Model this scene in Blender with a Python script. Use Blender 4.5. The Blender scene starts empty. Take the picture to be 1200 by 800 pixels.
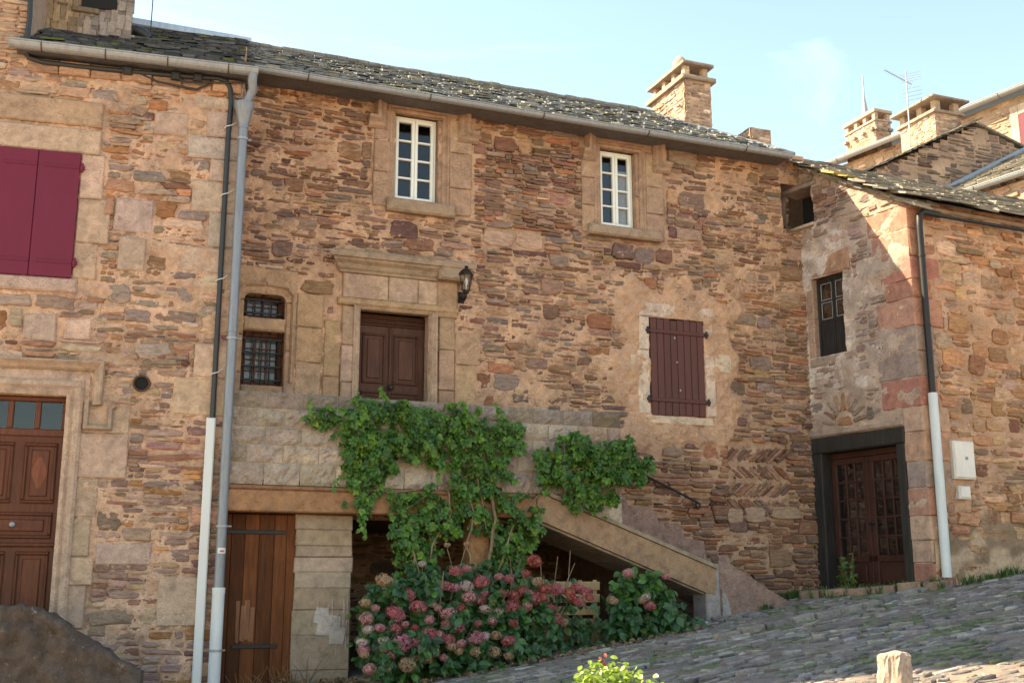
import bpy, math, random
import numpy as np
from mathutils import Vector, Matrix

SC = bpy.context.scene
COL = SC.collection
R = math.radians

# ------------------------------------------------------------------ camera, world, sun, exposure
CAM = np.array([0.0, -14.0, 1.6]); YAW = R(21.6); PIT = R(12.25); FPX = 1340.0
cd = bpy.data.cameras.new('camera'); cam = bpy.data.objects.new('camera', cd); COL.objects.link(cam)
cam.location = CAM; cam.rotation_euler = (R(90) + PIT, 0, -YAW)
cd.sensor_width = 36.0; cd.lens = 36.0 * FPX / 1200.0; cd.clip_end = 2000.0; cd.clip_start = 0.05
SC.camera = cam

TO_SUN = Vector((-1.65, 1.0, 1.68)).normalized()
ELEV = math.asin(TO_SUN.z); AZ = math.atan2(TO_SUN.x, TO_SUN.y)
w = bpy.data.worlds.new('World'); SC.world = w; w.use_nodes = True
nt = w.node_tree; nt.nodes.clear()
sky = nt.nodes.new('ShaderNodeTexSky'); sky.sky_type = 'NISHITA'; sky.sun_disc = False
sky.sun_elevation = ELEV; sky.sun_rotation = AZ; sky.altitude = 500
sky.air_density = 1.0; sky.dust_density = 0.3; sky.ozone_density = 1.6
bg = nt.nodes.new('ShaderNodeBackground'); bg.inputs['Strength'].default_value = 0.15
wo = nt.nodes.new('ShaderNodeOutputWorld')
tc = nt.nodes.new('ShaderNodeTexCoord'); mp = nt.nodes.new('ShaderNodeMapping'); mp.inputs['Scale'].default_value = (1.2, 2.6, 5.0); mp.inputs['Rotation'].default_value = (0.2, 0.5, 0.9)
cn = nt.nodes.new('ShaderNodeTexNoise'); cn.inputs['Scale'].default_value = 1.7; cn.inputs['Detail'].default_value = 7; cn.inputs['Roughness'].default_value = .62; cn.inputs['Distortion'].default_value = .8
cr = nt.nodes.new('ShaderNodeValToRGB'); cr.color_ramp.elements[0].position = .56; cr.color_ramp.elements[1].position = .86; cr.color_ramp.elements[0].color = (0, 0, 0, 1); cr.color_ramp.elements[1].color = (.16, .16, .16, 1)
cx = nt.nodes.new('ShaderNodeMix'); cx.data_type = 'RGBA'; cx.inputs[7].default_value = (7.5, 7.6, 7.8, 1)
nt.links.new(tc.outputs['Generated'], mp.inputs[0]); nt.links.new(mp.outputs[0], cn.inputs['Vector']); nt.links.new(cn.outputs['Fac'], cr.inputs[0])
nt.links.new(cr.outputs[0], cx.inputs[0]); nt.links.new(sky.outputs[0], cx.inputs[6]); nt.links.new(cx.outputs[2], bg.inputs['Color']); nt.links.new(bg.outputs[0], wo.inputs['Surface'])

sl = bpy.data.lights.new('sun', 'SUN'); sl.energy = 5.0; sl.angle = R(0.5); sl.color = (1.0, 0.95, 0.88)
so = bpy.data.objects.new('sun', sl); COL.objects.link(so); so.location = (-20, 20, 30)
so.rotation_euler = TO_SUN.to_track_quat('Z', 'Y').to_euler()

SC.view_settings.view_transform = 'Standard'; SC.view_settings.look = 'None'
SC.view_settings.exposure = 1.72; SC.view_settings.gamma = 1.0
SC.view_settings.use_curve_mapping = False
SC.view_settings.use_white_balance = True
SC.view_settings.white_balance_temperature = 8900; SC.view_settings.white_balance_tint = 2

# ------------------------------------------------------------------ measuring
def ray(x, y):
    a = (x - 600) / FPX; b = (400 - y) / FPX
    f = math.cos(PIT) - b * math.sin(PIT); u = math.sin(PIT) + b * math.cos(PIT)
    c, s = math.cos(YAW), math.sin(YAW)
    return np.array([c * a + s * f, -s * a + c * f, u])
def onY(x, y, Y=0.0):
    d = ray(x, y); return CAM + d * ((Y - CAM[1]) / d[1])
GA, GB, GC = 0.18, 0.1375, 0.0128
def gz(X, Y): return GA + GB * X + GC * Y
def onG(x, y):
    d = ray(x, y); return CAM + d * ((GA + GB * CAM[0] + GC * CAM[1] - CAM[2]) / (d[2] - GB * d[0] - GC * d[1]))

# ------------------------------------------------------------------ noise
def waves(seed, n=14):
    r = np.random.RandomState(seed)
    a = r.uniform(0, 2 * np.pi, n); f = r.uniform(0.55, 1.6, n); p = r.uniform(0, 2 * np.pi, n)
    return np.cos(a) * f, np.sin(a) * f, p
WV = {}
def nz(u, v, scale, seed):
    if seed not in WV: WV[seed] = waves(seed)
    cx, cy, p = WV[seed]; k = 2 * np.pi / scale
    u = np.asarray(u, float)[..., None]; v = np.asarray(v, float)[..., None]
    return np.sin((u * cx + v * cy) * k + p).sum(-1) / math.sqrt(len(p) / 2.0)   # ~unit variance
def smooth(a, b, x):
    t = np.clip((np.asarray(x, float) - a) / (b - a), 0, 1); return t * t * (3 - 2 * t)

# ------------------------------------------------------------------ frames and mesh builder
class Fr:
    def __init__(s, O, U, N=None):
        s.O = np.array(O, float); s.U = np.array(U, float); s.U /= np.linalg.norm(s.U)
        s.V = np.array([0, 0, 1.0]); s.N = np.cross(s.U, s.V) if N is None else np.array(N, float)
    def p(s, u, v, d=0.0): return s.O + s.U * u + s.V * v + s.N * d
    def hit(s, x, y, d=0.0):                      # pixel -> (u, v) on this plane, d in front of it
        r = ray(x, y); O = s.O + s.N * d
        h = CAM + r * (((O - CAM) @ s.N) / (r @ s.N)) - O
        return float(h @ s.U), float(h @ s.V)
MAIN = Fr((0, 0, 0), (1, 0, 0))
LEFT = Fr((1.70, -1.0, 0), (.9945, -.105, 0))
P0 = np.array([10.33, 0, 0]); RL = Fr(P0, (.19, -.982, 0))
P1 = P0 + RL.U * 1.95; RR = Fr(P1, (.9986, .05, 0))

def origin(o):
    p = np.zeros(3)
    while o is not None:
        p += np.array(o.location); o = o.parent
    return p

class MB:
    def __init__(s): s.v = []; s.f = []; s.c = []; s.m = []; s.n = 0; s.sm = []
    def add(s, V, F, col=(1, 1, 1), mat=0, sm=False):
        b = s.n; V = np.asarray(V, float).reshape(-1, 3); s.v.append(V); s.n += len(V)
        c = np.asarray(col, float)
        s.c.append(np.tile(c, (len(V), 1)) if c.ndim == 1 else c)
        for f in F: s.f.append([b + i for i in f])
        s.m += [mat] * len(F); s.sm += [sm] * len(F)
    def build(s, name, mats, parent=None):
        me = bpy.data.meshes.new(name)
        V = np.concatenate(s.v) - origin(parent)
        me.from_pydata(V.tolist(), [], s.f)
        for m in (mats if isinstance(mats, (list, tuple)) else [mats]): me.materials.append(m)
        me.polygons.foreach_set('material_index', s.m); me.polygons.foreach_set('use_smooth', s.sm)
        C = np.concatenate(s.c); ca = me.color_attributes.new('Col', 'FLOAT_COLOR', 'POINT')
        ca.data.foreach_set('color', np.hstack([C, np.ones((len(C), 1))]).astype(np.float32).ravel())
        me.update()
        o = bpy.data.objects.new(name, me); COL.objects.link(o)
        if parent is not None: o.parent = parent
        return o

def tag(o, label=None, cat=None, group=None, kind=None):
    if label: o['label'] = label
    if cat: o['category'] = cat
    if group: o['group'] = group
    if kind: o['kind'] = kind
    return o
def thing(name, label, cat, loc=(0, 0, 0), group=None):
    o = bpy.data.objects.new(name, None); COL.objects.link(o); o.location = [float(x) for x in loc]
    o.empty_display_size = .2
    return tag(o, label, cat, group)

BOXF = [(0, 3, 2, 1), (4, 5, 6, 7), (0, 1, 5, 4), (1, 2, 6, 5), (2, 3, 7, 6), (3, 0, 4, 7)]
def hexa(mb, P, col=(1, 1, 1), mat=0): mb.add(P, BOXF, col, mat)
rnd = random.Random(5)
def block(mb, fr, u0, u1, v0, v1, d0, d1, bev=.008, col=(1, 1, 1), mat=0, jit=0.0):
    """box on a wall frame, d0 back .. d1 front, bevelled front edges"""
    b = min(bev, (u1 - u0) * .3, (v1 - v0) * .3, abs(d1 - d0) * .5)
    j = lambda: rnd.uniform(-jit, jit)
    q = [(u0 + j(), v0 + j()), (u1 + j(), v0 + j()), (u1 + j(), v1 + j()), (u0 + j(), v1 + j())]
    uc, vc = (u0 + u1) / 2, (v0 + v1) / 2
    ins = [(u + (b if u < uc else -b), v + (b if v < vc else -b)) for u, v in q]
    P = [fr.p(u, v, d0) for u, v in q] + [fr.p(u, v, d1 - b) for u, v in q] + [fr.p(u, v, d1) for u, v in ins]
    F = [(3, 2, 1, 0), (8, 9, 10, 11)]
    for k in range(4):
        l = (k + 1) % 4; F += [(k, l, 4 + l, 4 + k), (4 + k, 4 + l, 8 + l, 8 + k)]
    mb.add(P, F, col, mat)
def prism(mb, fr, pts, d0, d1, col=(1, 1, 1), mat=0):
    n = len(pts)
    P = [fr.p(u, v, d0) for u, v in pts] + [fr.p(u, v, d1) for u, v in pts]
    F = [tuple(range(n - 1, -1, -1)), tuple(range(n, 2 * n))] + [(k, (k + 1) % n, n + (k + 1) % n, n + k) for k in range(n)]
    mb.add(P, F, col, mat)
def sweep(mb, fr, path, prof, col=(1, 1, 1), mat=0):
    """profile [(w, d)] swept along an open wall polyline with mitres; w is to the left of travel"""
    path = [np.array(p, float) for p in path]; n = len(path); k = len(prof); P = []
    for i in range(n):
        a = path[i] - path[i - 1] if i else path[1] - path[0]
        b = path[i + 1] - path[i] if i < n - 1 else a
        a = a / np.linalg.norm(a); b = b / np.linalg.norm(b)
        na = np.array([-a[1], a[0]]); nb = np.array([-b[1], b[0]]); m = na + nb; m /= (m @ na)
        P += [fr.p(*(path[i] + m * w_), d) for w_, d in prof]
    F = [(i * k + j, i * k + (j + 1) % k, (i + 1) * k + (j + 1) % k, (i + 1) * k + j) for i in range(n - 1) for j in range(k)]
    F += [tuple(range(k)), tuple(range((n - 1) * k + k - 1, (n - 1) * k - 1, -1))]
    mb.add(P, F, col, mat)
def tube(mb, pts, rad, n=10, col=(1, 1, 1), mat=0, caps=True):
    pts = [np.array(p, float) for p in pts]; m = len(pts)
    rad = [rad] * m if np.isscalar(rad) else rad
    P = []; ref = None
    for i in range(m):
        t = pts[min(i + 1, m - 1)] - pts[max(i - 1, 0)]; t /= (np.linalg.norm(t) + 1e-9)
        if ref is None: ref = np.array([0, 0, 1.0]) if abs(t[2]) < .9 else np.array([1.0, 0, 0])
        a = np.cross(ref, t); a /= np.linalg.norm(a); b = np.cross(t, a); ref = b
        P += [pts[i] + (a * math.cos(q) + b * math.sin(q)) * rad[i] for q in np.linspace(0, 2 * math.pi, n, endpoint=False)]
    F = [(i * n + j, i * n + (j + 1) % n, (i + 1) * n + (j + 1) % n, (i + 1) * n + j) for i in range(m - 1) for j in range(n)]
    mb.add(P, F, col, mat, True)
    if caps: mb.add([P[i] for i in range(n)] + [P[(m - 1) * n + i] for i in range(n)], [tuple(range(n - 1, -1, -1)), tuple(range(n, 2 * n))], col, mat)
def lathe(mb, c, prof, n=16, col=(1, 1, 1), mat=0, sm=True, sx=1, sy=1):
    P = []; c = np.array(c, float)
    for r_, z in prof:
        P += [c + np.array([r_ * sx * math.cos(a), r_ * sy * math.sin(a), z]) for a in np.linspace(0, 2 * math.pi, n, endpoint=False)]
    m = len(prof)
    F = [(i * n + j, i * n + (j + 1) % n, (i + 1) * n + (j + 1) % n, (i + 1) * n + j) for i in range(m - 1) for j in range(n)]
    mb.add(P, F + [tuple(range(n - 1, -1, -1)), tuple(range((m - 1) * n, m * n))], col, mat, sm)

# ------------------------------------------------------------------ materials
def mat(name):
    m = bpy.data.materials.new(name); m.use_nodes = True
    t = m.node_tree; b = t.nodes['Principled BSDF']; return m, t, b
def N(t, kind, **kw):
    n = t.nodes.new('ShaderNode' + kind)
    for k, v in kw.items():
        if k in n.inputs: n.inputs[k].default_value = v
        else: setattr(n, k, v)
    return n
def mixc(t, f, a, b, mode='MIX'):
    n = t.nodes.new('ShaderNodeMix'); n.data_type = 'RGBA'; n.blend_type = mode
    for sock, val in ((n.inputs[0], f), (n.inputs[6], a), (n.inputs[7], b)):
        if hasattr(val, 'links'): t.links.new(val, sock)
        else: sock.default_value = val if np.isscalar(val) else (*val, 1)
    return n.outputs[2]
def ramp(t, src, stops):
    n = t.nodes.new('ShaderNodeValToRGB'); t.links.new(src, n.inputs[0]); e = n.color_ramp.elements
    while len(e) < len(stops): e.new(.5)
    for el, (p, c) in zip(e, stops): el.position = p; el.color = (c, c, c, 1) if np.isscalar(c) else (*c, 1)
    return n.outputs[0]
def noise(t, scale, detail=6, rough=.6, stretch=None, dist=0.0):
    g = t.nodes.new('ShaderNodeNewGeometry')
    src = g.outputs['Position']
    if stretch:
        mp = t.nodes.new('ShaderNodeMapping'); mp.inputs['Scale'].default_value = stretch
        t.links.new(src, mp.inputs[0]); src = mp.outputs[0]
    n = t.nodes.new('ShaderNodeTexNoise'); n.inputs['Scale'].default_value = scale
    n.inputs['Detail'].default_value = detail; n.inputs['Roughness'].default_value = rough; n.inputs['Distortion'].default_value = dist
    t.links.new(src, n.inputs['Vector']); return n.outputs['Fac']
def bump(t, b, *hs):
    prev = None
    for h, s, dist in hs:
        n = t.nodes.new('ShaderNodeBump'); n.inputs['Strength'].default_value = s; n.inputs['Distance'].default_value = dist
        t.links.new(h, n.inputs['Height'])
        if prev: t.links.new(prev, n.inputs['Normal'])
        prev = n.outputs[0]
    t.links.new(prev, b.inputs['Normal'])
def attr(t):
    n = t.nodes.new('ShaderNodeAttribute'); n.attribute_name = 'Col'; return n.outputs['Color']

def m_stone(name, tint=(1.085, .972, .965), rough=.9, fine=60, mott=.35, bed=True, bstr=.5, lichen=None, smear=None, pits=0.0):
    m, t, b = mat(name)
    c = mixc(t, 1.0, attr(t), tint, 'MULTIPLY')
    n1 = noise(t, 9, 8, .65, (1, 1, 3.2) if bed else None, .4)
    n2 = noise(t, fine, 5, .7, (1, 1, 2.2) if bed else None)
    n3 = noise(t, 2.2, 4, .55)
    c = mixc(t, mott, c, mixc(t, 1.0, c, ramp(t, n1, [(.3, .35), (.5, .95), (.72, 1.5)]), 'MULTIPLY'))
    c = mixc(t, .5, c, mixc(t, 1.0, c, ramp(t, n2, [(.33, .45), (.52, 1.0), (.7, 1.35)]), 'MULTIPLY'))
    c = mixc(t, .45, c, mixc(t, 1.0, c, ramp(t, n3, [(.3, (.68, .66, .66)), (.7, (1.22, 1.18, 1.1))]), 'MULTIPLY'))
    if lichen:
        n4 = noise(t, 14, 9, .72)
        c = mixc(t, ramp(t, n4, [(lichen[1], 0.0), (lichen[1] + .1, .85)]), c, lichen[0])
    if pits:
        n6 = noise(t, 34, 6, .75, (1, 1, 1.7)); n7 = noise(t, 4.5, 3, .5)
        mm = t.nodes.new('ShaderNodeMath'); mm.operation = 'MULTIPLY_ADD'; t.links.new(n7, mm.inputs[0]); mm.inputs[1].default_value = .35; t.links.new(n6, mm.inputs[2])
        c = mixc(t, ramp(t, mm.outputs[0], [(.74, 0.0), (.80, pits)]), c, mixc(t, 1.0, c, (.46, .42, .40), 'MULTIPLY'))
    if smear:
        n5 = noise(t, 7, 9, .72, (1, 1, 1.8), .6)
        c = mixc(t, ramp(t, n5, [(smear[1], 0.0), (smear[1] + .09, .9)]), c, mixc(t, 1.0, smear[0], ramp(t, n2, [(.33, .7), (.7, 1.2)]), 'MULTIPLY'))
    t.links.new(c, b.inputs['Base Color']); b.inputs['Roughness'].default_value = rough
    b.inputs['Specular IOR Level'].default_value = .2
    bump(t, b, (n1, bstr, .02), (n2, bstr, .008))
    return m
def m_paint(name, col, rough=.5, wear=.15, stretch=(1, 1, 1), dirt=(.1, .08, .06), dthr=.62, bstr=.15):
    m, t, b = mat(name)
    n1 = noise(t, 6, 7, .65, stretch); n2 = noise(t, 45, 4, .6, stretch)
    c = mixc(t, ramp(t, n1, [(.3, 0.0), (.75, wear * 2)]), mixc(t, 1.0, attr(t), col, 'MULTIPLY'), [x * .62 for x in col])
    c = mixc(t, ramp(t, n2, [(dthr, 0.0), (dthr + .15, wear * 2)]), c, dirt)
    t.links.new(c, b.inputs['Base Color']); b.inputs['Roughness'].default_value = rough; b.inputs['Specular IOR Level'].default_value = .25
    bump(t, b, (n1, bstr, .004), (n2, bstr, .002)); return m
def m_wood(name, c1, c2, rough=.55, scale=7):
    m, t, b = mat(name)
    n1 = noise(t, scale, 6, .6, (3.5, 3.5, .35), 1.2); n2 = noise(t, 60, 5, .65, (1, 1, .06)); n3 = noise(t, 3, 3, .5)
    c = mixc(t, ramp(t, n1, [(.3, 0.0), (.7, 1.0)]), c1, c2)
    c = mixc(t, 1.0, c, attr(t), 'MULTIPLY')
    c = mixc(t, .5, c, mixc(t, 1.0, c, ramp(t, n2, [(.3, .5), (.65, 1.25)]), 'MULTIPLY'))
    c = mixc(t, .4, c, mixc(t, 1.0, c, ramp(t, n3, [(.3, .6), (.7, 1.25)]), 'MULTIPLY'))
    t.links.new(c, b.inputs['Base Color']); b.inputs['Roughness'].default_value = rough; b.inputs['Specular IOR Level'].default_value = .22
    bump(t, b, (n2, .3, .004)); return m
def m_metal(name, col, metal=.6, rough=.45, streak=(.15, .12, .1), amt=.4, st=(4, 4, .6)):
    m, t, b = mat(name)
    n1 = noise(t, 5, 7, .7, st); n2 = noise(t, 40, 4, .6)
    c = mixc(t, ramp(t, n1, [(.45, 0.0), (.75, amt)]), mixc(t, 1.0, attr(t), col, 'MULTIPLY'), streak)
    t.links.new(c, b.inputs['Base Color']); b.inputs['Metallic'].default_value = metal
    rr = t.nodes.new('ShaderNodeMapRange'); t.links.new(n2, rr.inputs[0]); rr.inputs[3].default_value = rough - .12; rr.inputs[4].default_value = rough + .2
    t.links.new(rr.outputs[0], b.inputs['Roughness']); bump(t, b, (n2, .08, .002)); return m
def m_leaf(name, c1, c2, trans=.35, rough=.42):
    m, t, b = mat(name)
    n1 = noise(t, 9, 3, .5); n2 = noise(t, 50, 3, .5)
    c = mixc(t, 1.0, mixc(t, ramp(t, n1, [(.3, 0.0), (.7, 1.0)]), c1, c2), attr(t), 'MULTIPLY')
    c = mixc(t, .35, c, mixc(t, 1.0, c, ramp(t, n2, [(.3, .6), (.7, 1.3)]), 'MULTIPLY'))
    t.links.new(c, b.inputs['Base Color']); b.inputs['Roughness'].default_value = rough
    tr = t.nodes.new('ShaderNodeBsdfTranslucent'); t.links.new(c, tr.inputs[0])
    mx = t.nodes.new('ShaderNodeMixShader'); mx.inputs[0].default_value = trans
    t.links.new(b.outputs[0], mx.inputs[1]); t.links.new(tr.outputs[0], mx.inputs[2])
    t.links.new(mx.outputs[0], t.nodes['Material Output'].inputs['Surface']); return m
def m_glass(name, dark=.5):
    m, t, b = mat(name); t.nodes.remove(b)
    tr = N(t, 'BsdfTransparent'); tr.inputs[0].default_value = (dark, dark, dark * 1.02, 1)
    gl = N(t, 'BsdfGlossy'); gl.inputs['Roughness'].default_value = .03; gl.inputs[0].default_value = (.9, .9, .9, 1)
    n = noise(t, 2.5, 3, .5); bp = N(t, 'Bump', Strength=.05, Distance=.02); t.links.new(n, bp.inputs['Height']); t.links.new(bp.outputs[0], gl.inputs['Normal'])
    fr = N(t, 'Fresnel', IOR=1.55); ad = N(t, 'Math', operation='MULTIPLY_ADD'); ad.inputs[1].default_value = .5; ad.inputs[2].default_value = .01
    t.links.new(fr.outputs[0], ad.inputs[0])
    mx = N(t, 'MixShader'); t.links.new(ad.outputs[0], mx.inputs[0]); t.links.new(tr.outputs[0], mx.inputs[1]); t.links.new(gl.outputs[0], mx.inputs[2])
    t.links.new(mx.outputs[0], t.nodes['Material Output'].inputs['Surface']); return m
def m_plain(name, col, rough=.8, metal=0.0):
    m, t, b = mat(name)
    n = noise(t, 30, 4, .6)
    c = mixc(t, .4, mixc(t, 1.0, attr(t), col, 'MULTIPLY'), mixc(t, 1.0, col, ramp(t, n, [(.3, .6), (.7, 1.25)]), 'MULTIPLY'))
    t.links.new(c, b.inputs['Base Color']); b.inputs['Roughness'].default_value = rough; b.inputs['Metallic'].default_value = metal; return m

M_SCHIST = m_stone('schist_rubble', mott=.65, bstr=1.0, smear=((.48, .32, .215), .57))
M_MORTAR = m_stone('lime_mortar', bed=False, fine=110, mott=.35, bstr=1.0, rough=.95, pits=.8)
M_DRESS = m_stone('dressed_sandstone', bed=False, fine=120, mott=.55, bstr=.4, lichen=((.25, .205, .17), .60), pits=.6)
M_LICHEN = m_stone('lichened_stone', bed=False, fine=90, mott=.5, bstr=.6, lichen=((.30, .29, .24), .63))
M_BLOCK = m_stone('terrace_block_stone', bed=False, fine=45, mott=.5, bstr=.8, lichen=((.12, .105, .085), .60))
M_CHEEK = m_stone('stained_plaster', bed=False, fine=60, mott=.65, bstr=.7, lichen=((.36, .28, .23), .66), pits=.7)
M_SLATE = m_stone('stone_slate', (1.0, .99, .97), bed=False, fine=50, mott=.45, bstr=.5, rough=.55)
M_COBBLE = m_stone('cobble_schist', (1.0, .99, .98), bed=False, fine=55, mott=.6, bstr=.9, rough=.7)
M_SOIL = m_stone('street_dirt', bed=False, fine=40, mott=.5, bstr=.8)
M_CONC = m_stone('ochre_concrete', bed=False, fine=70, mott=.55, bstr=.35, lichen=((.20, .15, .105), .57))
M_WINE = m_paint('wine_paint', (.155, .013, .036), .55, .22, (1, 1, .3), (.25, .12, .12), .7)
M_BROWNP = m_paint('brown_paint', (.105, .035, .028), .55, .2, (3, 3, .4), (.2, .14, .12), .68)
M_WHITEP = m_paint('white_paint', (.78, .77, .72), .4, .12, (1, 1, 1), (.3, .27, .22), .72)
M_WHITEM = m_paint('white_cast_iron', (.62, .62, .62), .45, .3, (2, 2, .4), (.2, .12, .08), .62)
M_PLASTIC = m_paint('white_plastic', (.62, .61, .60), .35, .1, (1, 1, .4), (.4, .38, .34), .75)
M_CREAM = m_paint('cream_meter_box', (.74, .65, .58), .5, .25, (1, 1, .5), (.36, .27, .2), .66)
M_DOORW = m_wood('stained_door_wood', (.075, .020, .010), (.13, .036, .016), .42)
M_DOORB = m_wood('brown_door_wood', (.060, .021, .012), (.10, .036, .020), .55)
M_REDW = m_wood('reddish_frame_wood', (.10, .030, .018), (.16, .05, .028), .5)
M_REDK = m_wood('dark_red_door_wood', (.045, .016, .012), (.075, .026, .018), .5)
M_DARKW = m_wood('charred_dark_wood', (.020, .017, .016), (.045, .036, .030), .7)
M_PLANK = m_wood('cellar_plank_wood', (.09, .027, .010), (.17, .055, .019), .8, 5)
M_PINE = m_wood('crate_wood', (.36, .21, .10), (.50, .32, .17), .7)
M_GREYW = m_wood('weathered_grey_wood', (.20, .14, .10), (.34, .24, .17), .8)
M_ZINC = m_metal('zinc_gutter', (.30, .315, .335), .35, .5, (.16, .13, .1), .55)
M_ZINCB = m_metal('zinc_downpipe', (.21, .22, .245), .45, .45, (.12, .11, .10), .6)
M_BLACK = m_plain('black_rubber', (.02, .02, .022), .5)
M_IRON = m_metal('wrought_iron', (.022, .021, .022), .5, .5, (.06, .03, .02), .5)
M_PUTTY = m_plain('old_putty', (.36, .35, .33), .8)
M_RUST = m_metal('rusty_iron', (.10, .045, .028), .2, .7, (.05, .02, .012), .6)
M_DARK = m_plain('dark_interior', (.012, .011, .010), .9)  # near-black colour standing in for shade inside rooms and openings
M_GLASS = m_glass('window_glass', .75)
M_LAMPG = m_glass('lantern_glass', .9)
M_CURT = m_plain('white_curtain', (.75, .74, .72), .9)
M_BRASS = m_metal('brass_ornament', (.62, .42, .12), .9, .3)
M_FLASH = m_metal('lead_flashing', (.46, .50, .56), .5, .4)
M_VINE = m_leaf('vine_leaf', (.045, .115, .020), (.105, .22, .038), .4)
M_HYDL = m_leaf('hydrangea_leaf', (.028, .075, .020), (.055, .13, .034), .25)
M_HYDF = m_leaf('hydrangea_petal', (.85, .85, .85), (1, 1, 1), .3, .6)
M_SHRUB = m_leaf('shrub_leaf', (.20, .30, .045), (.33, .42, .08), .4)
M_WEED = m_leaf('weed_leaf', (.06, .13, .03), (.12, .20, .05), .4)
M_DRY = m_leaf('dry_leaf', (.22, .12, .06), (.34, .21, .11), .2, .8)
M_STEM = m_wood('vine_stem', (.16, .10, .06), (.28, .19, .12), .8)

# ------------------------------------------------------------------ rubble masonry
def C(r, g, b): return np.array([r, g, b])
PAL_MAIN = [(C(.275, .17, .12), 6), (C(.215, .145, .11), 4.5), (C(.33, .155, .09), 1.8), (C(.36, .235, .15), 3), (C(.165, .095, .08), 1.6), (C(.40, .275, .20), 2.2), (C(.24, .185, .155), 4), (C(.26, .135, .10), 1.5)]
PAL_LEFT = [(C(.34, .20, .13), 4), (C(.27, .20, .155), 4), (C(.40, .20, .11), 2), (C(.44, .31, .22), 4), (C(.22, .115, .09), 1.2), (C(.30, .245, .21), 3.5), (C(.40, .32, .25), 3)]
PAL_RIGHT = [(C(.42, .225, .12), 6), (C(.45, .275, .16), 5), (C(.34, .165, .10), 2), (C(.30, .205, .14), 2.5), (C(.46, .32, .215), 2.5)]  # orange-brown stone, warmed further to paint in bounced light
def pick(pal, r):
    s = sum(x[1] for x in pal); k = r.uniform(0, s)
    for c, w_ in pal:
        k -= w_
        if k <= 0: return c
    return pal[-1][0]
def pack(u0, u1, v0, v1, r, band=(.10, .30), big=.35, thin=(.035, .085), ln=(.12, .55), bigw=(.16, .42)):
    out = []; v = v0
    while v < v1:
        h = r.uniform(*band); u = u0 - r.uniform(0, .3)
        while u < u1:
            w_ = r.uniform(.3, .95)
            if r.random() < big and h < .27:
                w_ = r.uniform(*bigw) * (.7 + h * 2); out.append((u, u + w_, v, v + h))
            else:
                x = v
                while x < v + h - .012:
                    hh = min(r.uniform(*thin), v + h - x)
                    if v + h - x - hh < thin[0]: hh = v + h - x
                    a = u
                    while a < u + w_ - .02:
                        l = r.uniform(*ln) * (.55 + hh * 7)
                        if u + w_ - a - l < .09: l = u + w_ - a
                        out.append((a, a + l, x, x + hh)); a += l
                    x += hh
            u += w_
        v += h
    return out
def stone(mb, fr, uc, vc, a, b, r, d, col, rot=0.0, matn=0, npt=11, back=-.05, pw=.42, ins_=.014):
    t = np.linspace(0, 2 * np.pi, npt, endpoint=False) + r.uniform(0, .5)
    ct, st = np.cos(t), np.sin(t)
    jj = np.array([r.uniform(.78, 1.07) for _ in range(npt)])
    x = np.sign(ct) * np.abs(ct) ** pw * a * jj; y = np.sign(st) * np.abs(st) ** pw * b * jj
    c, s = math.cos(rot), math.sin(rot); ins = min(ins_, b * .35)
    fx = np.maximum(1 - ins / a, .5) if a > 0 else .8; fy = max(1 - ins / b, .5)
    tu, tv = r.gauss(0, .05), r.gauss(0, .10)
    P = []
    def put(X, Y, D):
        u = uc + X * c - Y * s; v = vc + X * s + Y * c
        return fr.O + np.outer(u, fr.U) + np.outer(v, fr.V) + np.outer(D, fr.N)
    dd = d + tu * x * .4 + tv * y * .4
    jd = np.array([r.gauss(0, .003) for _ in range(npt)])
    V = np.vstack([put(x, y, np.full(npt, back)), put(x, y, dd - ins * .75 + jd), put(x * fx, y * fy, dd + jd), put(np.zeros(1), np.zeros(1), np.array([d + r.gauss(.003, .003)]))])
    F = []
    for k in range(npt):
        l = (k + 1) % npt
        F += [(k, l, npt + l, npt + k), (npt + k, npt + l, 2 * npt + l, 2 * npt + k), (2 * npt + k, 2 * npt + l, 3 * npt)]
    mb.add(V, F, col, matn)
def clip(u0, u1, v0, v1, keep, mn=.03):
    for a, b, c, d in keep:
        if u1 <= a or u0 >= b or v1 <= c or v0 >= d: continue
        cu = max(a - u0, u1 - b); cv = max(c - v0, v1 - d)
        if max(cu, cv) < mn: return None
        if cu / (u1 - u0) >= cv / (v1 - v0):
            if a - u0 >= u1 - b: u1 = a
            else: u0 = b
        else:
            if c - v0 >= v1 - d: v1 = c
            else: v0 = d
        if u1 - u0 < .05 or v1 - v0 < .022: return None
    return u0, u1, v0, v1
def rubble(mb, fr, u0, u1, v0, v1, keep, inside, pal, seed, colf=None, d=(.018, .012), gap=.005, matn=0, warp=.045, rects=None, rj=.035, ins_=.014, **kw):
    r = random.Random(seed)
    for a, b, c, e in (rects or pack(u0, u1, v0, v1, r, **kw)):
        uc, vc = (a + b) / 2, (c + e) / 2
        sh = float(nz(uc, vc, 1.6, seed + 1)) * warp
        q = clip(max(a, u0), min(b, u1), max(c + sh, v0), min(e + sh, v1), keep)
        if not q: continue
        a, b, c, e = q
        if b - a < .04 or e - c < .02: continue
        uc, vc = (a + b) / 2, (c + e) / 2
        if inside and not inside(uc, vc): continue
        col = pick(pal, r) * math.exp(r.gauss(.0, .20)) * np.array([1, r.uniform(.94, 1.06), r.uniform(.90, 1.10)])
        if colf is not None: col = colf(uc, vc, col, r)
        stone(mb, fr, uc, vc, (b - a) / 2 - gap * r.uniform(.3, 1.2), (e - c) / 2 - gap * r.uniform(.2, .9), r,
              r.gauss(*d) + .006 * ((e - c) > .12), col, r.gauss(0, rj), matn, npt=9 if (e - c) < .07 else 13, ins_=ins_)
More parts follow.
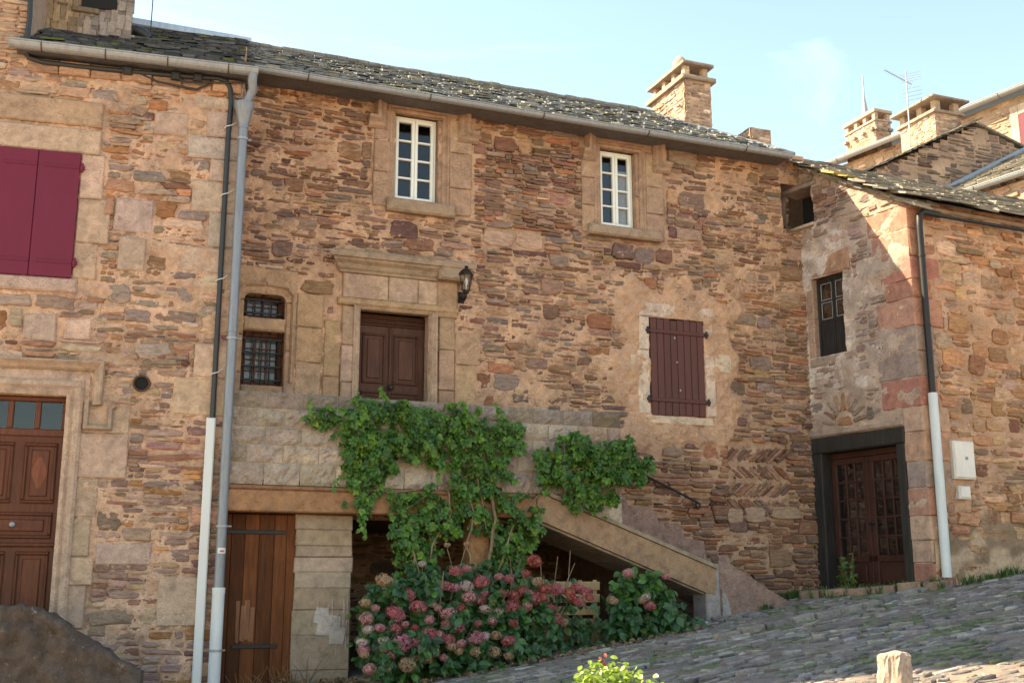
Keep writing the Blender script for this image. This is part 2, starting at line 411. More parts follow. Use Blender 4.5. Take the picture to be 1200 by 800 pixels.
def sheet(mb, fr, u0, u1, v0, v1, holes, inside, dfun, cfun, res=.03, matn=1):
    def lines(a, b, cuts):
        x = list(np.arange(a, b, res)) + [b]; cuts = [c for c in cuts if a < c < b]
        x = [p for p in x if all(abs(p - c) > res * .4 for c in cuts)] + cuts; return np.array(sorted(set(x)))
    U = lines(u0, u1, [h[0] for h in holes] + [h[1] for h in holes]); V = lines(v0, v1, [h[2] for h in holes] + [h[3] for h in holes])
    gu, gv = np.meshgrid(U, V); D = dfun(gu, gv); col = cfun(gu, gv).reshape(-1, 3)
    P = fr.O + gu[..., None] * fr.U + gv[..., None] * fr.V + D[..., None] * fr.N
    nu = len(U); F = []
    for j in range(len(V) - 1):
        vc = (V[j] + V[j + 1]) / 2
        for i in range(nu - 1):
            uc = (U[i] + U[i + 1]) / 2
            if any(h[0] < uc < h[1] and h[2] < vc < h[3] for h in holes): continue
            if inside and not inside(uc, vc): continue
            k = j * nu + i; F.append((k, k + 1, k + 1 + nu, k + nu))
    mb.add(P.reshape(-1, 3), F, col, matn, True)
def dcol(r=rnd, base=(.42, .31, .21), v=.12):
    k = r.uniform(1 - v, 1 + v); return np.array(base) * k * np.array([1, r.uniform(.96, 1.03), r.uniform(.92, 1.06)])
def stack(mb, fr, u0, u1, v0, v1, n, d1, base, d0=-.28, alt=None, jit=.004):
    """a column of n dressed blocks; alt widens every other one"""
    e = [v0 + (v1 - v0) * (k + (rnd.uniform(-.18, .18) if 0 < k < n else 0)) / n for k in range(n + 1)]
    for k in range(n):
        a, b = u0, u1
        if alt and k % 2: a, b = (u0 + alt, u1) if alt < 0 else (u0, u1 + alt)
        block(mb, fr, a + .003, b - .003, e[k] + .004, e[k + 1] - .004, d0, d1 + rnd.uniform(-.006, .006), .012, dcol(base=base), 0, jit)

# ------------------------------------------------------------------ ground
def ground_grid(u0, u1, v0, v1, nu, nv, off=0.0):
    gu, gv = np.meshgrid(np.linspace(u0, u1, nu), np.linspace(v0, v1, nv)); return gu, gv, gz(gu, gv) + off
gmb = MB()
xs = np.concatenate([np.linspace(-160, -6, 12), np.linspace(-5, 24, 240), np.linspace(26, 200, 12)])
ys = np.concatenate([np.linspace(-200, -16, 12), np.linspace(-15, 1, 140), np.linspace(3, 200, 12)])
gu, gv = np.meshgrid(xs, ys); zz = gz(gu, gv) - .018 + .008 * nz(gu, gv, 1.1, 71) + .006 * nz(gu, gv, .37, 72)
nu = len(xs); F = [(j * nu + i, j * nu + i + 1, (j + 1) * nu + i + 1, (j + 1) * nu + i) for j in range(len(ys) - 1) for i in range(nu - 1)]
gmb.add(np.stack([gu, gv, zz], -1).reshape(-1, 3), F, np.where(((gv > -11.2) & (gu > -1))[..., None], np.array([.21, .178, .15]), np.array([.38, .31, .245])).reshape(-1, 3), 0, True)  # paler outside the street, to bounce more sunlight onto the facades
tag(gmb.build('ground', M_SOIL), kind='structure')

class GFr(Fr):                                   # a frame lying on the sloping street
    def __init__(s): s.O = np.array([0, 0, GA]); s.U = np.array([1, 0, GB]); s.V = np.array([0, 1, GC]); s.N = np.array([-GB, -GC, 1.0])
GF = GFr()
smb = MB(); r = random.Random(11)
PAL_COB = [(C(.235, .20, .178), 5), (C(.27, .235, .205), 4), (C(.20, .168, .15), 2.5), (C(.25, .195, .165), 2.5), (C(.34, .30, .265), .8), (C(.175, .15, .135), 2)]
def street_in(u, v):
    if v > -9.6 and u < 2.0 + (-v) * .05 - .4 and v > -2.4: return False
    return v < .1 or u > 12
def mosscol(u, v, col, r_):
    k = float(nz(u, v, 1.4, 77)) + float(nz(u, v, .4, 78)) * .5
    if k > 1.0: col = col * .4 + np.array([.10, .13, .04]) * .6
    return col
y = -11.0; row = 0
rects = []
while y < 1.6:
    h = r.uniform(.045, .10); x = -1.0 + r.uniform(0, .3)
    while x < 21:
        l = r.uniform(.09, .34) * (.6 + h * 4)
        if r.random() < .12: rects += [(x, x + l, y, y + h * .5), (x, x + l, y + h * .5, y + h)]
        else: rects.append((x, x + l, y, y + h))
        x += l
    y += h
def st_in(u, v):
    if u > 10.6: return v < .05 * (u - 10.7) - 1.9
    return v < -.02 and not (u < 2.0 and v > -2.0)
rubble(smb, GF, -1, 21, -11, 1.6, [], st_in, PAL_COB, 12, mosscol, d=(-.006, .009), gap=.004, warp=.22, rects=rects, rj=.22, ins_=.008)
# the raised rib of long slabs that drains the street
pa, pb, pc = onG(835, 748), onG(1010, 712), onG(1112, 683)
for q0, q1, n_ in ((pa, pb, 6), (pb, pc, 5)):
    for k in range(n_):
        a = q0 + (q1 - q0) * k / n_; b = q0 + (q1 - q0) * (k + 1) / n_; mid = (a + b) / 2
        stone(smb, GF, mid[0], mid[1], np.linalg.norm(b - a) / 2 - .01, .065, r, .045 + r.uniform(-.01, .015), pick(PAL_COB, r) * 1.1,
              math.atan2(b[1] - a[1], b[0] - a[0]) + r.uniform(-.05, .05), 0, 13)
tag(smb.build('street', [M_COBBLE]), kind='structure')

# ------------------------------------------------------------------ joinery helpers
def panel_door(mb, fr, u0, u1, v0, v1, d, panels, col=(1, 1, 1), thick=.05, mould=.03):
    block(mb, fr, u0, u1, v0, v1, d - thick, d, .004, col)
    for a, b, c, e in panels:
        m_ = mould
        for q in ((a, b, c, c + m_), (a, b, e - m_, e), (a, a + m_, c + m_, e - m_), (b - m_, b, c + m_, e - m_)):
            block(mb, fr, *q, d - .01, d + .022, .012, np.array(col) * .9)
        block(mb, fr, a + m_ + .035, b - m_ - .035, c + m_ + .035, e - m_ - .035, d - .01, d + .014, .012, np.array(col) * 1.12)
def grid_bars(mb, fr, u0, u1, v0, v1, nx, ny, wd, d0, d1, border, col=(1, 1, 1)):
    """a sash: border plus glazing bars"""
    for q in ((u0, u1, v0, v0 + border * 1.3), (u0, u1, v1 - border, v1), (u0, u0 + border, v0 + border * 1.3, v1 - border), (u1 - border, u1, v0 + border * 1.3, v1 - border)):
        block(mb, fr, *q, d0, d1, .006, col)
    a0, a1, b0, b1 = u0 + border, u1 - border, v0 + border * 1.3, v1 - border
    for k in range(1, nx):
        x = a0 + (a1 - a0) * k / nx; block(mb, fr, x - wd / 2, x + wd / 2, b0, b1, d0 + .005, d1 - .005, .004, col)
    for k in range(1, ny):
        y_ = b0 + (b1 - b0) * k / ny; block(mb, fr, a0, a1, y_ - wd / 2, y_ + wd / 2, d0 + .007, d1 - .007, .004, col)
def pane(fr, u0, u1, v0, v1, d, parent, m_=None):
    mb = MB(); block(mb, fr, u0, u1, v0, v1, d - .006, d, .001); return mb.build('pane', m_ or M_GLASS, parent)
SAND = (.38, .265, .175); SANDW = (.42, .315, .23); SANDG = (.37, .26, .185)
HOODP = [(-.03, -.05), (-.03, .05), (.0, .085), (.04, .10), (.08, .145), (.125, .15), (.145, .04), (.145, -.05)]

# ================================================================== main stone house
house = thing('stone_house', 'long rubble stone house with two white upper windows and a brown door above the terrace', 'house', (6.0, 0, gz(6.0, 0)))
hw = MB()
W1 = (3.85, 4.46, 6.66, 7.89); W2 = (6.90, 7.47, 6.66, 7.84); DR = (3.44, 4.36, 2.86, 5.12)
SWU = (1.97, 2.48, 4.90, 5.20); SWL = (1.97, 2.49, 4.05, 4.735); SH = (7.61, 8.48, 3.99, 5.38)
HERR = (8.85, 9.85, 2.62, 3.68)
CEL = (3.30, 7.70, -.3, 2.45)  # recess under the terrace, added and deepened to keep its back unlit
keep = [CEL, (3.54, 4.98, 6.5, 8.22), (9.99, 10.5, 6.98, 7.72), (6.62, 7.98, 6.5, 8.2), (2.98, 5.04, 2.6, 4.95), (3.1, 4.76, 4.9, 5.88), (1.5, 2.62, 3.8, 5.5), (2.6, 2.98, 3.6, 5.26), (7.44, 8.66, 3.87, 5.6), HERR]
def zdry(u, v): return np.clip(smooth(6.2, 7.6, u) * (1 - smooth(3.4, 3.9, v)) + smooth(5.9, 6.3, v) * (1 - smooth(7.0, 9.0, u)) * smooth(4.9, 5.2, u) + .9 * smooth(8.9, 9.3, u) * (1 - smooth(5.0, 5.6, v)), 0, 1)
def zrend(u, v):
    u = np.asarray(u, float); v = np.asarray(v, float)
    du = np.maximum(np.maximum(7.30 - u, u - 8.85), 0); dv = np.maximum(np.maximum(3.72 - v, v - 5.62), 0)
    return 1 - smooth(.0, .34, np.hypot(du, dv) + .11 * nz(u, v, .45, 31))
def zsmear(u, v): return np.clip((1 - smooth(.3, .9, np.hypot((np.asarray(u) - 5.35) / 1.1, (np.asarray(v) - 4.35) / .75))) + .9 * (1 - smooth(.2, .8, np.hypot((np.asarray(u) - 6.0) / 1.3, (np.asarray(v) - 4.05) / .4)))
                              + .7 * (1 - smooth(.2, .8, np.hypot((np.asarray(u) - 2.9) / .5, (np.asarray(v) - 5.7) / .8))) + .5 * (1 - smooth(.3, .9, np.hypot((np.asarray(u) - 2.6) / .9, (np.asarray(v) - 7.5) / .3))), 0, 1)
def md(u, v): return .005 + .009 * nz(u, v, 1.3, 21) + .007 * nz(u, v, .30, 22) + .005 * nz(u, v, .10, 23) + .0035 * nz(u, v, .05, 26) + .055 * zrend(u, v) + .009 * zsmear(u, v) - .022 * zdry(u, v)
def mc(u, v):
    b = np.array([.50, .335, .225]) * (1 + .10 * nz(u, v, .8, 24) + .06 * nz(u, v, .15, 25))[..., None]
    k = (.55 * zdry(u, v) * (1 - zrend(u, v)))[..., None]
    b = b * (1 - k) + np.array([.38, .26, .185]) * k
    k = zrend(u, v)[..., None]; return b * (1 - k) + np.array([.53, .35, .235]) * k
def hcol(u, v, c, r_):
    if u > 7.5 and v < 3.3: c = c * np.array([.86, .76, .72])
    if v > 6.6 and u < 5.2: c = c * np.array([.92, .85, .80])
    if u > 8.8 and v > 4.4: c = c * np.array([1.05, 1.06, 1.0])
    return c
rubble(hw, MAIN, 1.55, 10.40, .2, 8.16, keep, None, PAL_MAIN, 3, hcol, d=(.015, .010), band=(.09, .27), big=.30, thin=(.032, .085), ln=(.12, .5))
sheet(hw, MAIN, 1.5, 10.42, -.3, 8.2, [W1, W2, DR, SWU, SWL, SH, CEL, (9.99, 10.5, 6.98, 7.72)], None, md, mc, .021)
backf = Fr((0, 3.3, 0), (1, 0, 0)); rubble(hw, backf, 3.2, 7.8, -.2, 2.5, [], None, PAL_MAIN, 6, None, d=(.016, .012), band=(.09, .27), big=.3)
sheet(hw, backf, 3.2, 7.8, -.3, 2.6, [], None, md, mc, .08)
for q_ in (((3.2, .03, -.3), (3.3, .03, -.3), (3.3, 3.4, -.3), (3.2, 3.4, -.3), (3.2, .03, 2.6), (3.3, .03, 2.6), (3.3, 3.4, 2.6), (3.2, 3.4, 2.6)), ((7.7, .03, -.3), (7.8, .03, -.3), (7.8, 3.4, -.3), (7.7, 3.4, -.3), (7.7, .03, 2.6), (7.8, .03, 2.6), (7.8, 3.4, 2.6), (7.7, 3.4, 2.6)), ((3.3, .03, 2.45), (7.7, .03, 2.45), (7.7, 3.4, 2.45), (3.3, 3.4, 2.45), (3.3, .03, 2.6), (7.7, .03, 2.6), (7.7, 3.4, 2.6), (3.3, 3.4, 2.6))): hexa(hw, q_, (.24, .16, .11), 1)
r = random.Random(8)                             # the herringbone patch low on the right
for k in range(4):
    v_ = HERR[2] + .13 + k * .25; u_ = HERR[0] + .02
    while u_ < HERR[1]:
        if rnd.random() < .96: stone(hw, MAIN, u_, v_ + r.uniform(-.012, .012), r.uniform(.13, .17), r.uniform(.024, .034), r, r.gauss(.006, .010), pick(PAL_MAIN, r) * np.array([.86, .76, .74]) * r.uniform(.8, 1.1), (.72 if k % 2 else -.72) + r.uniform(-.12, .12), 0, 9)
        u_ += .072
for x0, y0, x1, y1 in ((850, 594, 870, 615), (871, 593, 899, 613), (901, 592, 940, 610)):
    a = onY(x0, y0); b = onY(x1, y1); stone(hw, MAIN, (a[0] + b[0]) / 2, (a[2] + b[2]) / 2, (b[0] - a[0]) / 2, (a[2] - b[2]) / 2, r, .035, C(.38, .27, .19), 0, 0, 13, -.05, .6)
# core of the house, coloured near-black to stand for the shade in its rooms
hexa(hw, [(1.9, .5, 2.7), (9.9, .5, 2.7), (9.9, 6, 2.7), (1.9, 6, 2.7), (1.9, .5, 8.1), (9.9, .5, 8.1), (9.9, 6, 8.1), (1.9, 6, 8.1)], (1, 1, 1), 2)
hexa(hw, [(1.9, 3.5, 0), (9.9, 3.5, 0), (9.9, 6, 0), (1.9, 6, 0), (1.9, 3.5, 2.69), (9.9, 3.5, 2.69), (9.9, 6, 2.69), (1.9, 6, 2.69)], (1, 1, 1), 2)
hexa(hw, [(1.6, .06, -.2), (1.9, .06, -.2), (1.9, 6, -.2), (1.6, 6, -.2), (1.6, .06, 8.2), (1.9, .06, 8.2), (1.9, 6, 8.2), (1.6, 6, 8.2)], (.4, .28, .2), 1)
hexa(hw, [(9.91, .06, -.2), (9.96, .06, -.2), (9.96, 6, -.2), (9.91, 6, -.2), (9.91, .06, 8.1), (9.96, .06, 8.1), (9.96, 6, 8.1), (9.91, 6, 8.1)], (.4, .28, .2), 1)
hwall = hw.build('wall', [M_SCHIST, M_MORTAR, M_DARK], house)

# ---- roof of stone slates (main house and the lower left house share one pitch)
PITCH = R(31); TR = math.tan(PITCH); CR, SR = math.cos(PITCH), math.sin(PITCH)
class Slope(Fr):
    def __init__(s, O, U, pitch):
        U = np.array(U, float); U /= np.linalg.norm(U); s.O = np.array(O, float); s.U = U
        back = np.array([-U[1], U[0], 0.0]); s.V = back * math.cos(pitch) + np.array([0, 0, math.sin(pitch)])
        s.N = np.cross(s.U, s.V)
PAL_SLATE = [(C(.17, .18, .195), 5), (C(.24, .25, .265), 4), (C(.29, .295, .30), 2), (C(.10, .105, .115), 2), (C(.23, .21, .19), 1)]
def slates(mb, sl, u0f, u1f, L, seed, row=.135, wd=(.16, .34), pal=PAL_SLATE, thick=(.014, .03), colf=None, rag=.03, length=.34, tilt=.055, rag0=True):
    r_ = random.Random(seed); k = 0; s = 0.0
    while s < L:
        u = u0f(s) - (r_.uniform(0, .2) if rag0 else 0)
        while u < u1f(s) - .05:
            w_ = min(r_.uniform(*wd), u1f(s) - u + .004); c = pick(pal, r_) * r_.uniform(.75, 1.25)
            if colf: c = colf(u, s, c, r_)
            s0 = s + r_.uniform(-rag, rag); t = r_.uniform(*thick); ln_ = length
            a, b = u + .004, u + w_ - .004; e = min(w_ * .22, .05) * r_.uniform(.3, 1.2)
            out = [(a + e, s0), (b - e * r_.uniform(.4, 1), s0 + r_.uniform(-.01, .01)), (b, s0 + e), (b, s0 + ln_), (a, s0 + ln_), (a, s0 + e * .8)]
            z0 = tilt + r_.gauss(.0, .008); tw = r_.gauss(0, .02)
            P = []
            for dz in (0, t):
                P += [sl.p(x, y_, dz + z0 * (1 - (y_ - s0) / ln_) + tw * (x - a) - .004) for x, y_ in out]
            mb.add(P, [(5, 4, 3, 2, 1, 0), (6, 7, 8, 9, 10, 11)] + [(i, (i + 1) % 6, 6 + (i + 1) % 6, 6 + i) for i in range(6)], c, 0)
            u += w_
        s += row * r_.uniform(.92, 1.08); k += 1
gl = onY(286, 73, -.53); gr_ = onY(930, 179, -.53)
EZ, EY = float(gl[2] + gr_[2]) / 2 + .02, -.40; RZ = EZ + 1.42; HXE = float(gr_[0]) + .04; RY = EY + (RZ - EZ) / TR; RL_ = (RZ - EZ) / SR
HX = HXE - 1.15                                  # hip end of the ridge
rb = MB()
ms = Slope((0, EY, EZ), (1, 0, 0), PITCH)
def hipu(s): return HXE - (HXE - HX) * s / RL_
def moss(u, s, c, r_):
    k = float(nz(u, s, .9, 91))
    return c * np.array([1.25, 1.12, .86]) if k > 1.1 else c
slates(rb, ms, lambda s: 1.62 + .0 * s, lambda s: hipu(min(s + .1, RL_)), RL_ - .1, 41, colf=moss, tilt=.036, thick=(.008, .020), row=.10, wd=(.09, .21), rag=.04)
hip = Slope((HXE, EY, EZ), (0, 1, 0), math.atan((RZ - EZ) / (HXE - HX)))
hl = math.hypot(RZ - EZ, HXE - HX)
slates(rb, hip, lambda s: (RY - EY) * (s + .26) / hl, lambda s: 2 * (RY - EY) - (RY - EY) * (s + .26) / hl, hl - .3, 42, rag0=False, length=.2, tilt=.03)
r = random.Random(43)
for k in range(20):
    t = (k + .5) / 20; block(rb, Slope((HXE + (HX - HXE) * t - .11, EY + (RY - EY) * t - .02, EZ + (RZ - EZ) * t + .015), (1, 0, 0), PITCH), 0, .2, -.06, .16, -.03, .03 + r.uniform(-.008, .008), .012, pick(PAL_SLATE, r) * r.uniform(.8, 1.1), 0, .012)
A_ = (1.7, EY, EZ - .05); B_ = (HXE, EY, EZ - .05); D_ = (HX, RY, RZ - .05); E_ = (1.7, RY, RZ - .05); G_ = (HXE, 2 * RY - EY, EZ - .05); H_ = (1.7, 2 * RY - EY, EZ - .05)
rb.add([A_, B_, D_, E_, G_, H_], [(0, 1, 2, 3), (1, 4, 2), (4, 5, 3, 2), (0, 3, 5), (0, 5, 4, 1)], (.14, .13, .13), 0)
for k in range(46):                              # ridge stones
    x = 1.6 + k * .165
    if x < HX: block(rb, Fr((0, RY + .16, 0), (1, 0, 0)), x, x + .17, RZ - .03, RZ + .045 + rnd.uniform(-.012, .012), 0, .30, .02, dcol(base=(.2, .19, .18)))
roof = rb.build('roof', [M_SLATE], house)
eb = MB()                                        # eaves: boards and the rough course under the slates
es = Slope((0, EY + .03, EZ - .035), (1, 0, 0), PITCH)
block(eb, es, 1.75, HXE - .02, 0, .6, -.03, 0, .004, (.5, .45, .4))
for k in range(7): block(eb, es, 2.7 + k * 1.15, 2.78 + k * 1.15, .12, .6, -.085, -.032, .008, (.4, .35, .3))
for k in range(26): block(eb, MAIN, 1.8 + k * .32, 2.11 + k * .32, 8.00, 8.13 + rnd.uniform(-.02, .02), -.05, .05 + rnd.uniform(-.02, .02), .012, np.array([.36, .24, .16]) * rnd.uniform(.7, 1.2), 1)
eb.build('eaves', [M_GREYW, M_SCHIST], house)
def gutter(name, fr, u0, u1, v0, v1, d, rad, parent, m_, step=.9):
    mb = MB(); n = 9; P = []
    for u, v in ((u0, v0), (u1, v1)):
        for rr in (rad, rad - .008):
            P += [fr.p(u, v - rr * math.sin(a), d + rr * math.cos(a)) for a in np.linspace(0, math.pi, n)]
    F = [(j, j + 1, 2 * n + j + 1, 2 * n + j) for j in range(n - 1)] + [(n + j + 1, n + j, 3 * n + j, 3 * n + j + 1) for j in range(n - 1)]
    F += [tuple(range(n)), tuple(range(3 * n - 1, 2 * n - 1, -1)), (0, 2 * n, 3 * n, n)]
    mb.add(P, F, (1, 1, 1), 0)
    tube(mb, [fr.p(u0, v0, d + rad), fr.p(u1, v1, d + rad)], .011, 8)
    g = mb.build(name, [m_], parent)
    L_ = u1 - u0; k = int(L_ / step)
    for i in range(k):
        t = (i + .5) / k; u = u0 + L_ * t; v = v0 + (v1 - v0) * t; bb = MB()
        tube(bb, [fr.p(u, v - (rad + .004) * math.sin(a), d + (rad + .006) * math.cos(a)) for a in np.linspace(-.1, math.pi, 9)] + [fr.p(u, v + .03, d - rad - .12)], .007, 6)
        bb.build('bracket', [M_RUST], g)
    return g
mg = gutter('gutter', MAIN, float(gl[0]), float(gr_[0]), float(gl[2]) - .015, float(gr_[2]) - .015,   .465, .062, house, M_ZINC, 1.45)
# ---- chimneys
def chimney(name, x0, x1, y0, y1, z0, z1, parent, seed, cap=True, pillars=True):
    mb = MB(); r_ = random.Random(seed)
    for fr, L_ in ((Fr((x0, y0, 0), (1, 0, 0)), x1 - x0), (Fr((x0, y1, 0), (0, -1, 0)), y1 - y0), (Fr((x1, y0, 0), (0, 1, 0)), y1 - y0), (Fr((x1, y1, 0), (-1, 0, 0)), x1 - x0)):
        rubble(mb, fr, 0, L_, z0, z1, [], None, [(C(.40, .29, .225), 3), (C(.32, .235, .185), 3), (C(.54, .45, .37), 4), (C(.32, .21, .165), .7)], r_.randrange(9999), d=(.012, .008), band=(.06, .14), big=.5, thin=(.035, .07), ln=(.1, .3), warp=.01, bigw=(.12, .3))
        sheet(mb, fr, 0, L_, z0, z1, [], None, lambda u, v: .006 + .004 * nz(u, v, .2, 61), lambda u, v: np.array([.46, .33, .23]) * (1 + .1 * nz(u, v, .3, 62))[..., None], .05)
    return mb.build(name, [M_SCHIST, M_MORTAR], parent)
cx0, cy0 = 9.13, 1.30; cx1, cy1 = 9.62, 2.45
zt = float(onY(803, 93, cy0)[2])
ch = chimney('chimney', cx0, cx1, cy0, cy1, 8.3, zt, house, 51)
cm = MB(); FC = Fr((0, cy0, 0), (1, 0, 0))
block(cm, FC, cx0 - .07, cx1 + .08, zt, zt + .075, -(cy1 - cy0) - .07, .08, .02, (.32, .27, .22))
for x in (cx0 + .07, cx1 - .07):
    for y_ in np.linspace(cy0 + .08, cy1 - .08, 4):
        block(cm, Fr((0, y_, 0), (1, 0, 0)), x - .05, x + .05, zt + .076, zt + .27, -.05, .05, .008, dcol(base=(.46, .36, .27)))
block(cm, Fr((0, cy1 - .06, 0), (1, 0, 0)), cx0 + .13, cx1 - .13, zt + .076, zt + .27, -.03, .03, .01, (.35, .27, .2))
block(cm, FC, cx0 - .05, cx1 + .05, zt + .271, zt + .325, -(cy1 - cy0) - .06, .07, .018, (.28, .25, .21))
block(cm, FC, cx0 + .02, cx1 - .02, zt + .326, zt + .36, -(cy1 - cy0) + .05, -.02, .015, (.3, .26, .22))
cm.build('cap', [M_DRESS], ch)
cm = MB(); lathe(cm, ((cx0 + cx1) / 2 - .12, cy0 + .35, zt + .355), [(.10, 0), (.125, .05), (.12, .11), (.095, .17), (.055, .215), (.015, .235)], 14, (.46, .38, .29)); cm.build('finial', [M_LICHEN], ch)
sx0 = 9.98; sy = .75; stz = float(onY(908, 154, sy)[2])
chimney('chimney', sx0 + .02, sx0 + .40, sy, sy + .38, stz - .75, stz, house, 52)

# ---- the two white upper windows with moulded stone frames
def french_window(op, hood, sill, blocksL, blocksR, curtain):
    u0, u1, v0, v1 = op
    sb = MB(); k = .10
    stack(sb, MAIN, blocksL, u0, v0 - .12, v1 + .02, 3, .035, SANDG)
    stack(sb, MAIN, u1 + .15, blocksR, v0 - .12, v1 + .02, 3, .035, SANDG)
    stack(sb, MAIN, u1, u1 + .147, v0, v1, 2, .012, SANDG)
    block(sb, MAIN, u0 - .14, u1 + .28, v1 + .024, 8.10, -.28, .03, .012, dcol(base=SANDG))
    for q in ((u0 + .0, v0), ):
        sweep(sb, MAIN, [(u0 - .005, v0), (u0 - .005, v1 + .005), (u1 + .05, v1 + .005), (u1 + .05, v0)], [(.0, -.02), (.0, .03), (.03, .05), (.06, .03), (.075, .05), (.10, .04), (.10, -.02)], SANDG)
    su = sb.build('window_surround', [M_DRESS], house)
    hb = MB(); sweep(hb, MAIN, hood, HOODP, np.array(SANDG) * .92); hb.build('hood_mould', [M_DRESS], su)
    lb = MB(); block(lb, MAIN, sill[0], sill[1], sill[2], sill[3], -.25, .12, .025, dcol(base=(.30, .235, .165))); lb.build('sill', [M_LICHEN], su)
    fb = MB(); d = -.09; b = .035
    for q in ((u0 + .004, u0 + b, v0 + .004, v1 - .004), (u1 - b, u1 - .004, v0 + .004, v1 - .004), (u0 + b, u1 - b, v1 - b, v1 - .004), (u0 + b, u1 - b, v0 + .004, v0 + b)): block(fb, MAIN, *q, d - .07, d, .005)
    wn = fb.build('window', [M_WHITEP], house); um = (u0 + u1) / 2
    for a, c in ((u0 + b + .002, um - .002), (um + .002, u1 - b - .002)):
        s_ = MB(); grid_bars(s_, MAIN, a, c, v0 + b + .002, v1 - b - .002, 1, 4, .024, d - .05, d + .012, .042); s_.build('sash', [M_WHITEP], wn)
    pane(MAIN, u0 + b, u1 - b, v0 + b, v1 - b, d - .03, wn)
    if curtain:
        cb = MB(); n = 40; P = []
        for j in range(13):
            vv = v0 + .04 + (v1 - v0 - .3) * j / 12; spread = 1 - .75 * (j / 12) ** .6
            for i in range(n): P.append(MAIN.p(u1 - b - .02 - (u1 - um - .02) * (i / (n - 1)) * (.55 + .45 * abs(1 - 1.6 * j / 12)), vv, d - .052 + .008 * math.sin(i * 1.25 + j * .2)))
        cb.add(P, [(j * n + i, j * n + i + 1, (j + 1) * n + i + 1, (j + 1) * n + i) for j in range(12) for i in range(n - 1)], (1, 1, 1), 0, True)
        cb.build('curtain', [M_CURT], wn)
french_window(W1, [(3.47, 7.64), (3.70, 7.64), (3.70, 8.06), (4.76, 8.06), (4.76, 7.62), (5.02, 7.62)], (3.74, 4.69, 6.475, 6.658), 3.56, 4.94, False)
french_window(W2, [(6.60, 7.63), (6.80, 7.63), (6.80, 8.04), (7.78, 8.04), (7.78, 7.60), (8.02, 7.60)], (6.68, 7.84, 6.50, 6.655), 6.60, 7.92, True)

# ---- door with pilasters, frieze and cornice
db = MB(); u0, u1, v0, v1 = DR
stack(db, MAIN, 3.20, u0 - .0, 2.8, 5.15, 5, .05, SANDW)
stack(db, MAIN, 4.50, 4.72, 2.8, 5.15, 5, .05, SAND)
stack(db, MAIN, u1 + .003, 4.497, 2.8, 5.15, 3, .03, SANDW)
stack(db, MAIN, 2.98, 3.197, 2.8, 4.95, 3, .025, SAND); stack(db, MAIN, 4.723, 5.03, 2.8, 4.93, 4, .022, SAND, alt=.06)
block(db, MAIN, 3.14, 4.76, 5.16, 5.25, -.28, .085, .02, dcol(base=SAND))
block(db, MAIN, 3.20, 3.80, 5.254, 5.585, -.28, .05, .014, dcol(base=SANDW)); block(db, MAIN, 3.806, 4.20, 5.254, 5.585, -.28, .055, .014, dcol(base=SANDW)); block(db, MAIN, 4.206, 4.70, 5.254, 5.585, -.28, .048, .014, dcol(base=SANDW))
block(db, MAIN, 4.46, 4.74, 5.10, 5.585, -.02, .075, .015, dcol(base=SAND))
sweep(db, MAIN, [(u0 + .0, v0), (u0 + .0, v1), (u1 + .02, v1), (u1 + .02, v0)], [(.0, -.06), (.0, .035), (.025, .06), (.05, .05), (.07, .068), (.09, .068), (.09, -.06)], SANDW)
ds = db.build('door_surround', [M_DRESS], house)
cb = MB()                                        # cornice: one moulded profile carried across, with returns
CP = [(0, -.03), (0, .07), (.03, .08), (.05, .105), (.10, .125), (.135, .175), (.17, .185), (.17, .215), (.235, .225), (.27, .19), (.29, .06), (.29, -.03)]
P = []
for u, sgn in ((3.16, -1), (4.78, 1)):
    P += [MAIN.p(u + sgn * max(0, d - .06), 5.585 + wv, d) for wv, d in CP]
n = len(CP); F = [(j, (j + 1) % n, n + (j + 1) % n, n + j) for j in range(n)] + [tuple(range(n - 1, -1, -1)), tuple(range(n, 2 * n))]
F = [tuple(reversed(f)) for f in F]
cb.add(P, F, (.32, .25, .18), 0)
block(cb, MAIN, 4.45, 4.86, 5.59, 5.79, .0, .20, .03, (.33, .26, .19))
cb.build('cornice', [M_LICHEN], ds)
db = MB(); d = -.16
panel_door(db, MAIN, u0 + .002, u1 - .002, v0 + .01, v1 - .16, d, [(3.52, 3.83, 4.20, 4.86), (3.94, 4.27, 4.20, 4.86), (3.52, 4.27, 3.98, 4.10), (3.52, 3.85, 3.05, 3.9), (3.95, 4.27, 3.05, 3.9)])
block(db, MAIN, 3.875, 3.915, v0 + .02, v1 - .17, d, d + .025, .01, (.9, .9, .9))
door = db.build('door', [M_DOORB], house)
lb = MB()
for k in range(5): block(lb, MAIN, u0 + .004, u1 - .004, v1 - .155 + k * .03, v1 - .129 + k * .03, d - .05, d + .01 + .012 * (k % 2), .008, (.9, .9, .9))
lb.build('louvre', [M_DOORB], door)
kb = MB(); tube(kb, [MAIN.p(3.895, 4.15, d), MAIN.p(3.895, 4.15, d + .05), MAIN.p(3.895, 4.15, d + .085), MAIN.p(3.895, 4.15, d + .095)], [.02, .016, .04, .02], 12); kb.build('knob', [M_IRON], door)

